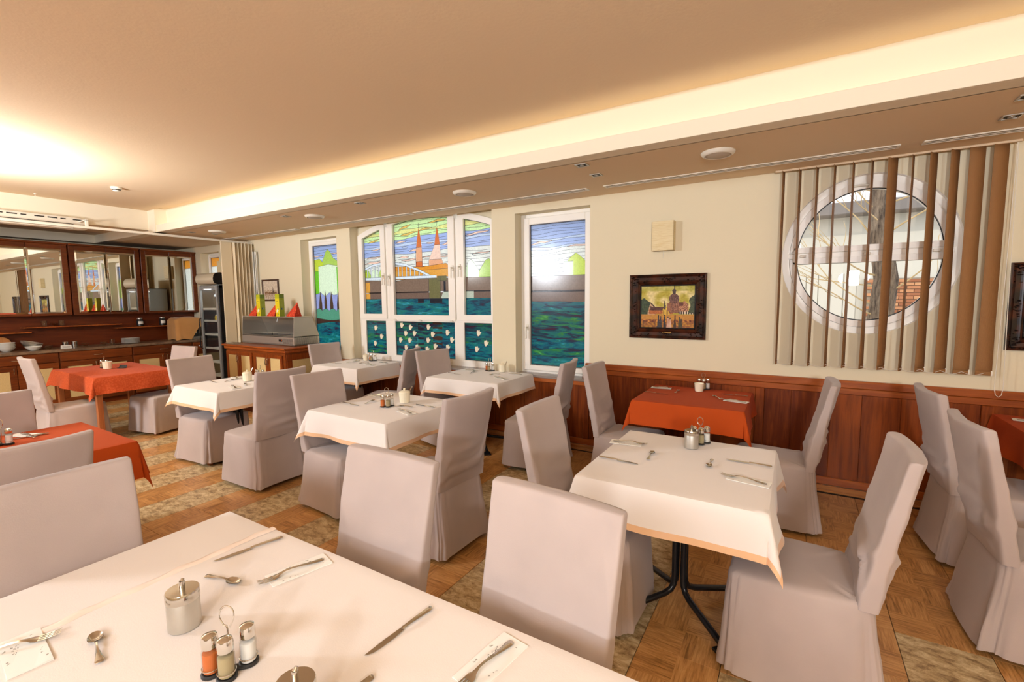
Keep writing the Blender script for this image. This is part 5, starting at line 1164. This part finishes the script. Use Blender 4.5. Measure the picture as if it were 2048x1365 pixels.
# mirror cabinets
for yc, w_, l in ((.85, .88, 'mirrored wall cabinet out past the left edge'), (1.765, .91, 'mirrored wall cabinet at the left edge reflecting the brown blind'), (2.71, .93-.02, 'mirrored wall cabinet in the middle reflecting the arched window'), (0, 0, '')):
    pass
for y0, y1, l in ((.82, 1.755, 'mirrored wall cabinet beyond the left edge of the picture'), (1.765, 2.69, 'leftmost visible mirrored wall cabinet at the bar'), (2.70, 3.63, 'middle mirrored wall cabinet over the bar'), (3.64, 4.515, 'right mirrored wall cabinet next to the drinks cooler')):
    yc = (y0+y1)/2; h = (y1-y0)/2; t = thing('mirror_cabinet', l, 'cabinet', (XM, yc, 0), 0, 'mirrored wall cabinets over the bar'); part('body', bx(-.20, -.022, -h+.002, h-.002, 1.405, 2.52), 'cherry_y', t, smooth=False)
    part('cornice', bx(-.21, .02, -h, h, 2.50, 2.53, b=.006), 'cherry_y', t)
    for s in (-1, 1):
        a, b_ = (-h+.004, -.002) if s < 0 else (.002, h-.004); mb = MB(); eo = .07
        l0, l1 = (a, a+eo) if s < 0 else (b_-eo, b_)
        mb.box(-.022, 0, l0, l1, 1.405, 2.50, .004).box(-.022, 0, min(a, b_) if s > 0 else a+eo, b_-eo if s > 0 else b_, 1.405, 1.44, .004).box(-.022, 0, a if s > 0 else a+eo, b_-eo if s > 0 else b_, 2.43, 2.50, .004)
        d = part('door', mb, 'cherry_y', t); g0, g1 = (a+eo, b_) if s < 0 else (a, b_-eo)
        gm = MB(); x_ = -.008; e = .022; o = [(g0, 1.44), (g1, 1.44), (g1, 2.43), (g0, 2.43)]; q = [(g0+e, 1.44+e), (g1-e, 1.44+e), (g1-e, 2.43-e), (g0+e, 2.43-e)]
        gm.add([(x_-.0, y, z) for y, z in o]+[(x_+.0022, y, z) for y, z in q], [(0, 1, 5, 4), (1, 2, 6, 5), (2, 3, 7, 6), (3, 0, 4, 7)]); part('mirror_bevel', gm, 'mirror', d, smooth=False)
        gm = MB(); gm.add([(x_+.0022, y, z) for y, z in q], [(0, 1, 2, 3)]); part('mirror', gm, 'mirror', d, smooth=False)
# staggered shelves
for a, b_, z, l in ((.8, 2.21, 1.165, 'lowest bar shelf at the left edge'), (2.13, 3.32, 1.235, 'middle raised bar shelf holding small glasses'), (3.24, 4.2, 1.17, 'bar shelf holding two dark jars')):
    t = thing('bar_shelf', l, 'shelf', (-9.87, (a+b_)/2, z), 0, 'thin shelves on the bar back panel'); part('board', bx(-.09, .09, -(b_-a)/2, (b_-a)/2, -.012, .004, b=.002), 'cherry_x', t)
ZC = .9075
def lth(nm, prof, mt, label, cat, x, y, z=ZC, n=28, grp=None, extra=None, **k):
    t = thing(nm, label, cat, (x, y, z), 0, grp); part('body', MB().lathe(prof, n, **k), mt, t)
    return t
BW = [(.035, 0), (.04, .004), (.075, .03), (.095, .062), (.093, .063), (.07, .032), (.035, .008), (0, .007)]
for k in range(4): lth('bowl', BW, 'white_china', ('lowest', 'second lowest', 'third lowest', 'topmost')[k]+' white bowl of the stack at the left end of the bar', 'bowl', -9.62, 1.90, ZC+.022*k, grp='stacked white bowls')
lth('bowl', BW, 'white_china', 'single white bowl right of the bowl stack', 'bowl', -9.50, 2.15, grp='stacked white bowls')
t = thing('serving_bowl', 'large steel bowl lying tilted behind the white bowls', 'bowl', (-9.70, 2.16, ZC)); part('shell', MB().lathe([(.04, .0), (.08, .015), (.112, .055), (.124, .085), (.12, .085), (.104, .055), (.07, .02), (0, .010)], 32), 'brushed', t, rot=(-.25, .1, 0), loc=(0, 0, .03))
t = thing('bread_board', 'round wooden board leaning behind the white bowls', 'board', (-9.86, 1.9, ZC)); part('disc', MB().lathe([(.10, 0), (.102, .003), (.102, .015), (.10, .018)], 36), 'oak', t, rot=(0, 1.25, 0), loc=(0, 0, .10))
GB = [(.018, 0), (.02, .004), (.042, .03), (.05, .052), (.048, .052), (.04, .03), (.018, .007), (0, .006)]
for x, y, l in ((-9.58, 2.33, 'small glass bowl beside the single white bowl'), (-9.62, 3.0, 'footed glass dish on the bar worktop'), (-9.66, 2.78, 'low glass dish left of the footed dish')): lth('glass_bowl', GB, 'shaker_glass', l, 'bowl', x, y, grp='glass dishes on the bar')
GT_ = [(.030, 0), (.034, .002), (.038, .085), (.0365, .085), (.032, .006), (0, .005)]
for x, y, l in ((-9.70, 2.55, 'steel-rimmed glass jar behind the white card, left'), (-9.70, 2.66, 'steel-rimmed glass jar behind the white card, right'), (-9.66, 3.12, 'tall glass tumbler right of the footed dish')): lth('tumbler', GT_, 'steel' if y < 2.9 else 'shaker_glass', l, 'glass', x, y, grp='tumblers on the bar')
t = thing('sign_card', 'little white folded label card on the bar worktop', 'card', (-9.48, 2.50, ZC)); part('card', MB().add([(.02, -.06, 0), (.02, .06, 0), (0, .06, .05), (0, -.06, .05), (-.02, -.06, 0), (-.02, .06, 0)], [(0, 1, 2, 3), (5, 4, 3, 2)]), 'white_china', t, smooth=False, fix=False)
for z in (.012, .022, .032): part('print_line', MB().add([(.0205-z*.4, -.045, z), (.0205-z*.4, .045, z), (.0185-z*.4, .045, z+.004), (.0185-z*.4, -.045, z+.004)], [(0, 1, 2, 3)]), 'dark_steel', t, smooth=False, fix=False)
for k in range(9): lth('plate', [(.07, 0), (.08, .003), (.125, .011), (.124, .013), (.078, .006), (0, .005)], 'white_china', ('lowest', 'second from bottom', 'third from bottom', 'fourth from bottom', 'middle', 'fourth from top', 'third from top', 'second from top', 'topmost')[k]+' white plate in the stack on the bar', 'plate', -9.62, 3.36, ZC+.0095*k, grp='white plates in one stack on the bar')
for y, l in ((3.60, 'dark jar with white label under the middle mirror'), (3.94, 'dark jar with white label nearer the covered machine')):
    t = thing('labelled_jar', l, 'jar', (-9.86, y, 1.175), 0, 'dark labelled jars'); part('jar', MB().lathe([(.042, 0), (.048, .004), (.048, .105), (.036, .125), (.036, .13)], 24), 'black', t); part('lid', MB().lathe([(.04, .13), (.04, .148), (.02, .152), (0, .152)], 24), 'brushed', t); part('label', MB().grid(8, 1, lambda u, v: (.0488*math.cos((u-.5)*1.7), .0488*math.sin((u-.5)*1.7), .04+.05*v)), 'white_china', t, fix=False)
lth('tumbler', GT_, 'shaker_glass', 'dark glass on the raised bar shelf, left', 'glass', -9.85, 2.37, 1.2405, grp='glasses on the raised shelf'); lth('tumbler', GT_, 'shaker_glass', 'glass on the raised bar shelf, right', 'glass', -9.85, 2.57, 1.2405, grp='glasses on the raised shelf'); lth('glass_bowl', GB, 'shaker_glass', 'tiny glass dish on the raised bar shelf', 'bowl', -9.85, 2.49, 1.2405)
for k in range(3): t = thing('spoon', ('left', 'middle', 'right')[k]+' one of three serving spoons lying left of the plate stack', 'cutlery', (-9.56, 3.10+.02*k+.0, ZC), .2*k, 'serving spoons on the bar'); part('spoon', MB().tube([(-.1, 0, .004), (0, 0, .008), (.06, 0, .004)], .003, 6).lathe([(0, 0), (.018, .002), (.02, .005), (0, .004)], 14, (.075, 0, .001), sx=1.4), 'steel', t)
# covered machine
mc = thing('coffee_machine', 'dark machine on the bar half hidden by a tan cloth', 'machine', (-9.62, 4.20, ZC)); part('body', bx(-.16, .14, -.17, .20, .02, .36, b=.01), 'black_matt', mc); part('drip_tray', bx(-.16, .20, .03, .2, 0, .05, b=.006), 'dark_steel', mc)
for y in (.09, .15): part('spout', MB().tube([(.15, y, .16), (.18, y, .16), (.18, y, .11)], .012, 8), 'steel', mc)
tan = fabric('tan_cover_cloth', srgb(196, 142, 84), .85, var=.08); tc = thing('machine_cover', 'crumpled tan cloth thrown over the machine on the bar', 'cloth', (-9.62, 4.20, ZC)); mb = MB(); n = 40; lvl = [(.0, .42, 0), (.35, .41, 0), (.8, .40, .01), (1.0, .37, .02), (1.06, .28, .03), (1.05, .14, .04), (1.10, .012, .05)]; rr = random.Random(2)
for (s, z, f) in lvl:
    for i in range(n):
        a = 2*PI*i/n; ca, sa = math.cos(a), math.sin(a); x = .19*s*math.copysign(abs(ca)**.4, ca); y = .235*s*math.copysign(abs(sa)**.4, sa); w_ = f*(math.sin(5*a)+.6*math.sin(11*a+1)); zz = z+.012*math.sin(7*x*3+y*20)
        if sa > .15: zz = max(zz, .20+.03*math.sin(4*a))   # lifted on the right
        if s > 1.0: y += (.06*(s-1)*6 if sa < -.2 else 0)
        mb.v.append((x*(1+w_), y*(1+w_), zz))
for k in range(len(lvl)-1):
    for i in range(n): j = (i+1) % n; mb.f.append((k*n+i, k*n+j, (k+1)*n+j, (k+1)*n+i))
part('cloth', mb, tan, tc, fix=False, angle=80)
# ------------------------------------------------------------------ drinks cooler
fg = thing('drinks_cooler', 'tall glass door drinks cooler between bar and curtain', 'fridge', (-8.33, 4.04, 0)); mb = MB(); W = .29; Dp = .44
for a in ((-W, -W+.03, 0, Dp, .1, 1.86), (W-.03, W, 0, Dp, .1, 1.86), (-W, W, Dp-.03, Dp, .1, 1.86), (-W, W, 0, Dp, .06, .16), (-W, W, 0, Dp, 1.82, 1.87)): mb.box(*a, .004)
part('cabinet', mb, 'black', fg, smooth=False); mb = MB()
for a in ((-W, -W+.05, .11, 1.86), (W-.05, W, .11, 1.86), (-W+.05, W-.05, .11, .17), (-W+.05, W-.05, 1.79, 1.86)): mb.box(a[0], a[1], -.035, -.002, a[2], a[3], .005)
d = part('door', mb, mat('grey_door_frame', srgb(128, 126, 122), .4), fg); part('door_glass', bx(-W+.05, W-.05, -.022, -.016, .17, 1.79), 'tinted_pane', d, smooth=False); part('handle', MB().tube([(-W+.03, -.035, .8), (-W+.03, -.07, .82), (-W+.03, -.07, 1.3), (-W+.03, -.035, 1.32)], .009, 8), 'black', d)
for k, z in enumerate((.35, .58, .81, 1.04, 1.27, 1.47)):
    mb = MB()
    for i in range(15): mb.tube([(-W+.04+i*.036, .02, z), (-W+.04+i*.036, .38, z)], .0025, 4)
    mb.tube([(-W+.03, .02, z+.003), (W-.03, .02, z+.003)], .005, 5).box(-W+.03, W-.03, .005, .014, z-.012, z+.022, .002); part('wire_shelf', mb, 'white_plastic', fg)
area('cooler_lamp', (-8.33, 4.16, 1.81), .4, 5, (.95, .98, 1), target=(-8.33, 4.2, 0)); part('side_panel', bx(-W-.006, -W-.001, .01, Dp-.01, .1, 1.86), mat('pale_blue_grey_panel', srgb(190, 200, 204), .4), fg, smooth=False)
part('liner', bx(-W+.031, W-.031, Dp-.04, Dp-.031, .16, 1.82), 'white_plastic', fg, smooth=False)
mb = MB(); n = 12; poly = [(.0, 1.88), (-.055, 1.895), (-.075, 1.935), (-.078, 1.975), (-.065, 2.03), (-.03, 2.065), (.03, 2.075), (.10, 2.07), (.12, 1.88)]
part('sign_box', MB().prism(poly, -W+.01, W-.01, 'x'), mat('champagne_sign_panel', srgb(206, 192, 164), .35), fg, angle=50); 
for x0, x1 in ((-W, -W+.01), (W-.01, W)): part('end_cap', MB().prism([(a*1.0, b_) for a, b_ in poly], x0, x1, 'x'), 'black', fg)
for x, z, c in ((-.1, 1.478, (120, 110, 60)), (.08, 1.478, (90, 80, 50))): pass
t = thing('glass_jar', 'jar with yellow contents inside the drinks cooler', 'jar', (-8.36, 4.15, 1.277)); part('jar', MB().lathe([(.035, 0), (.04, .004), (.04, .07), (.03, .085)], 20), mat('mustard_yellow', srgb(190, 160, 50), .4), t); part('lid', MB().lathe([(.032, .085), (.032, .1), (0, .101)], 20), 'brushed', t)
# ------------------------------------------------------------------ buffet cabinet with cold counter
BX0, BX1, BY0, BY1, BZ = -7.24, -5.69, 3.62, 4.36, .975
bf = thing('buffet_cabinet', 'cherry buffet cabinet with cane doors under the steel cold counter', 'cabinet', ((BX0+BX1)/2, BY0, 0)); hw = (BX1-BX0)/2; L = BY1-BY0
part('body', bx(-hw+.06, hw-.04, .04, L-.02, .08, BZ-.07), 'cherry_y', bf, smooth=False); part('plinth', bx(-hw+.09, hw-.08, .08, L-.06, 0, .08), 'cherry_dark', bf, smooth=False)
part('top', MB().box(-hw, hw, 0, L, BZ-.025, BZ, .006).box(-hw+.03, hw-.02, .02, L, BZ-.07, BZ-.026, .008), 'cherry_x', bf)
def cane_door(par, a, b_, z0, z1, y, hs, e=.06):
    mb = MB()
    for c0, c1, c2, c3 in ((a, b_, z0, z0+e), (a, b_, z1-e, z1), (a, a+e, z0+e, z1-e), (b_-e, b_, z0+e, z1-e)): mb.box(c0, c1, y-.02, y, c2, c3, .003)
    d = part('door', mb, 'cherry', par); part('cane_insert', bx(a+e, b_-e, y-.012, y-.004, z0+e, z1-e), 'cane', d, smooth=False)
    hx = b_-.022 if hs > 0 else a+.022; part('handle', MB().tube([(hx, y-.02, z1-.15), (hx, y-.04, z1-.145), (hx, y-.046, z1-.10), (hx, y-.04, z1-.06), (hx, y-.02, z1-.055)], .005, 7), 'chrome', d)
wd = (2*hw-.10-.12)/4
for k in range(4):
    a = -hw+.085+k*wd+(.05 if k > 1 else 0); cane_door(bf, a, a+wd-.006, .12, BZ-.10, .04, 1 if k % 2 == 0 else -1, .05)
mb = MB(); xs = hw-.04
for c0, c1, c2, c3 in ((.05, L-.03, .12, .19), (.05, L-.03, BZ-.17, BZ-.09), (.05, .13, .19, BZ-.17), (L-.11, L-.03, .19, BZ-.17)): mb.box(xs, xs+.012, c0, c1, c2, c3, .003)
sd = part('side_frame', mb, 'cherry', bf); part('cane_insert', bx(xs+.001, xs+.006, .13, L-.11, .19, BZ-.17), 'cane', sd, smooth=False)
# cold counter
CX0, CX1, CY, CDp = -7.10, -5.83, 3.86, .40; cc = thing('cold_counter', 'stainless steel refrigerated counter with glass front on the buffet', 'counter', ((CX0+CX1)/2, CY, BZ)); hw = (CX1-CX0)/2
mb = MB(); mb.box(-hw, hw, 0, .012, .012, .13, .002).box(-hw, hw, CDp-.012, CDp, .012, .13, .002).box(-hw, -hw+.012, .012, CDp-.012, .012, .13).box(hw-.012, hw, .012, CDp-.012, .012, .13).box(-hw, hw, 0, CDp, .008, .02)
mb.box(-hw, hw, 0, .035, .118, .132, .002).box(-hw, hw, CDp-.035, CDp, .118, .132, .002).box(hw-.34, hw, .03, CDp-.03, .118, .132, .002).box(-hw, -hw+.03, .03, CDp-.03, .118, .132, .002); part('tub', mb, 'brushed', cc)
for k in range(4): part('rubber_foot', MB().lathe([(.015, 0), (.017, .008)], 12), 'black_matt', cc, loc=((-hw+.06) if k % 2 else (hw-.06), .05 if k < 2 else CDp-.05, 0))
pw = (2*hw-.36)/3
for k in range(3):
    a = -hw+.03+k*pw; mb = MB(); mb.box(a+.004, a+pw-.004, .036, CDp-.036, .06, .066).box(a+.002, a+.010, .036, CDp-.036, .06, .128).box(a+pw-.010, a+pw-.002, .036, CDp-.036, .06, .128).box(a+.01, a+pw-.01, .036, .042, .06, .128).box(a+.01, a+pw-.01, CDp-.042, CDp-.036, .06, .128); part('food_pan', mb, 'dark_steel', cc, smooth=False)
part('lid_knob', MB().lathe([(.006, .128), (.006, .150), (.012, .155), (0, .158)], 12, (-.12, .16, 0)), 'black_matt', cc)
sidep = [(.0, .13), (CDp, .13), (CDp-.06, .40), (.10, .40), (.03, .26)]
sidep = [(.0, .132), (CDp, .132), (CDp-.10, .392), (.02, .392)]
for x0, x1 in ((-hw, -hw+.010), (hw-.010, hw)): part('side_panel', MB().prism(sidep, x0, x1, 'x'), 'brushed', cc, smooth=False)
part('top_shelf', bx(-hw-.005, hw+.005, .012, CDp-.09, .392, .405, b=.003), 'brushed', cc); part('back_panel', MB().add([(-hw+.01, CDp-.004, .135), (hw-.01, CDp-.004, .135), (hw-.01, CDp-.10, .392), (-hw+.01, CDp-.10, .392)], [(0, 1, 2, 3)]), 'brushed', cc, smooth=False, fix=False)
part('front_glass', MB().add([(-hw+.01, .004, .20), (hw-.01, .004, .20), (hw-.01, .018, .39), (-hw+.01, .018, .39)], [(0, 1, 2, 3)]), 'pane', cc, smooth=False, fix=False)
mb = MB()
for i in range(22):
    for j in range(7): mb.box(hw, hw+.0008, .03+i*.0158, .03+i*.0158+.009, .025+j*.0135, .025+j*.0135+.007)
for i in range(13):
    for j in range(5): mb.box(hw-.24+i*.0165, hw-.24+i*.0165+.010, -.0008, 0, .03+j*.0155, .03+j*.0155+.008)
part('vent_holes', mb, 'slot', cc, smooth=False, kind='stuff'); part('control_display', bx(hw-.345, hw-.265, -.004, 0, .055, .085, b=.001), 'black', cc); part('indicator', bx(hw-.285, hw-.268, -.006, -.004, .062, .080, b=.001), mat('orange_switch', srgb(214, 96, 30), .4), cc)
# folded red napkins and boxes on the shelf
ZS = BZ+.4055
red = mat('red_paper_napkin', srgb(206, 58, 22), .75); v = coords(red); lk(red, ramp(red, noise(red, v, 60, 2), [(.45, srgb(190, 44, 16)), (.7, srgb(232, 96, 48))]), B(red).inputs['Base Color'])
for x, l in ((-6.93, 'red folded napkin pyramid at the left end of the counter top'), (-6.46, 'red folded napkin pyramid between the two yellow boxes'), (-5.99, 'red folded napkin pyramid at the right end of the counter top')):
    t = thing('folded_napkin', l, 'napkin', (x, 3.96, ZS), 0, 'red folded napkins on the counter')
    part('napkin', MB().add([(-.13, -.01, 0), (.07, .10, 0), (.10, -.03, 0), (.085, .03, .20), (-.03, -.055, 0), (-.045, -.02, .012)], [(0, 5, 3), (5, 4, 3), (4, 2, 3), (2, 1, 3), (1, 0, 3)]), red, t, smooth=False, fix=False); part('fold', MB().add([(-.03, -.057, .001), (.10, -.032, .001), (.086, .028, .195)], [(0, 1, 2)]), red, t, smooth=False, fix=False)
def boxface(u, v):
    c = (226, 206, 22) if v < .82 else (176, 180, 20)
    if v > .78 and v < .84: c = (196, 192, 20)
    if abs(v-.68) < .018 and .25 < u < .75 and (int(u*26) % 2 or abs(u-.5) < .06): c = (120, 100, 30)
    if abs((v-.27)-(u-.5)*.22) < .06 and .25 < u < .72: c = (240, 238, 228)
    if .62 < u < .78 and .30 < v < .37: c = (90, 90, 90)
    if v < .17 and ((u-.3)**2*9+(v-.1)**2*20 < .05): c = (230, 160, 40)
    if v < .17 and ((u-.7)**2*9+(v-.1)**2*20 < .05): c = (110, 170, 40)
    if .45 < v < .60 and .3 < u < .7 and int(v*60) % 3 == 0: c = (204, 184, 20)
    return c
def boxside(u, v):
    c = (146, 160, 44) if v < .82 else (104, 124, 44)
    if .3 < u < .75 and .3 < v < .38: c = (40, 90, 90) if u < .6 else (200, 200, 190)
    if .42 < v < .74 and int(v*50) % 3 == 0 and .2 < u < .8: c = (166, 176, 90)
    return c
for x, l in ((-6.72, 'tall yellow and green carton on the counter, left one'), (-6.25, 'tall yellow and green carton on the counter, right one')):
    t = thing('carton', l, 'box', (x, 3.95, ZS), 0, 'yellow cartons on the counter'); part('box', bx(-.048, .048, -.038, .038, 0, .315, b=.001), mat('olive_carton', srgb(150, 160, 40), .5) if 'olive_carton' not in D.materials else D.materials['olive_carton'], t, smooth=False)
    painted('front_print', .094, .312, 24, 60, boxface, t, (0, -.0388, .157), ink_m); o = painted('side_print', .074, .312, 16, 50, boxside, t, (.0488, 0, .157), ink_m); o.rotation_euler = (0, 0, PI/2)
t = thing('serving_tray', 'small wire tray with tongs at the left end of the buffet', 'tray', (-7.12, 3.72, BZ)); part('tray', MB().box(-.10, .12, -.06, .06, 0, .004, .001).tube([(-.10, -.06, .012), (.12, -.06, .012), (.12, .06, .012), (-.10, .06, .012)], .003, 6, True), 'steel', t)
t = thing('tongs', 'steel serving tongs lying across the buffet edge', 'cutlery', (-6.98, 3.70, BZ), .3); part('arm', MB().tube([(-.12, 0, .02), (0, .018, .022), (.11, .01, .02)], .004, 6), 'steel', t); part('arm', MB().tube([(-.12, 0, .02), (0, -.018, .022), (.11, -.01, .02)], .004, 6), 'steel', t)
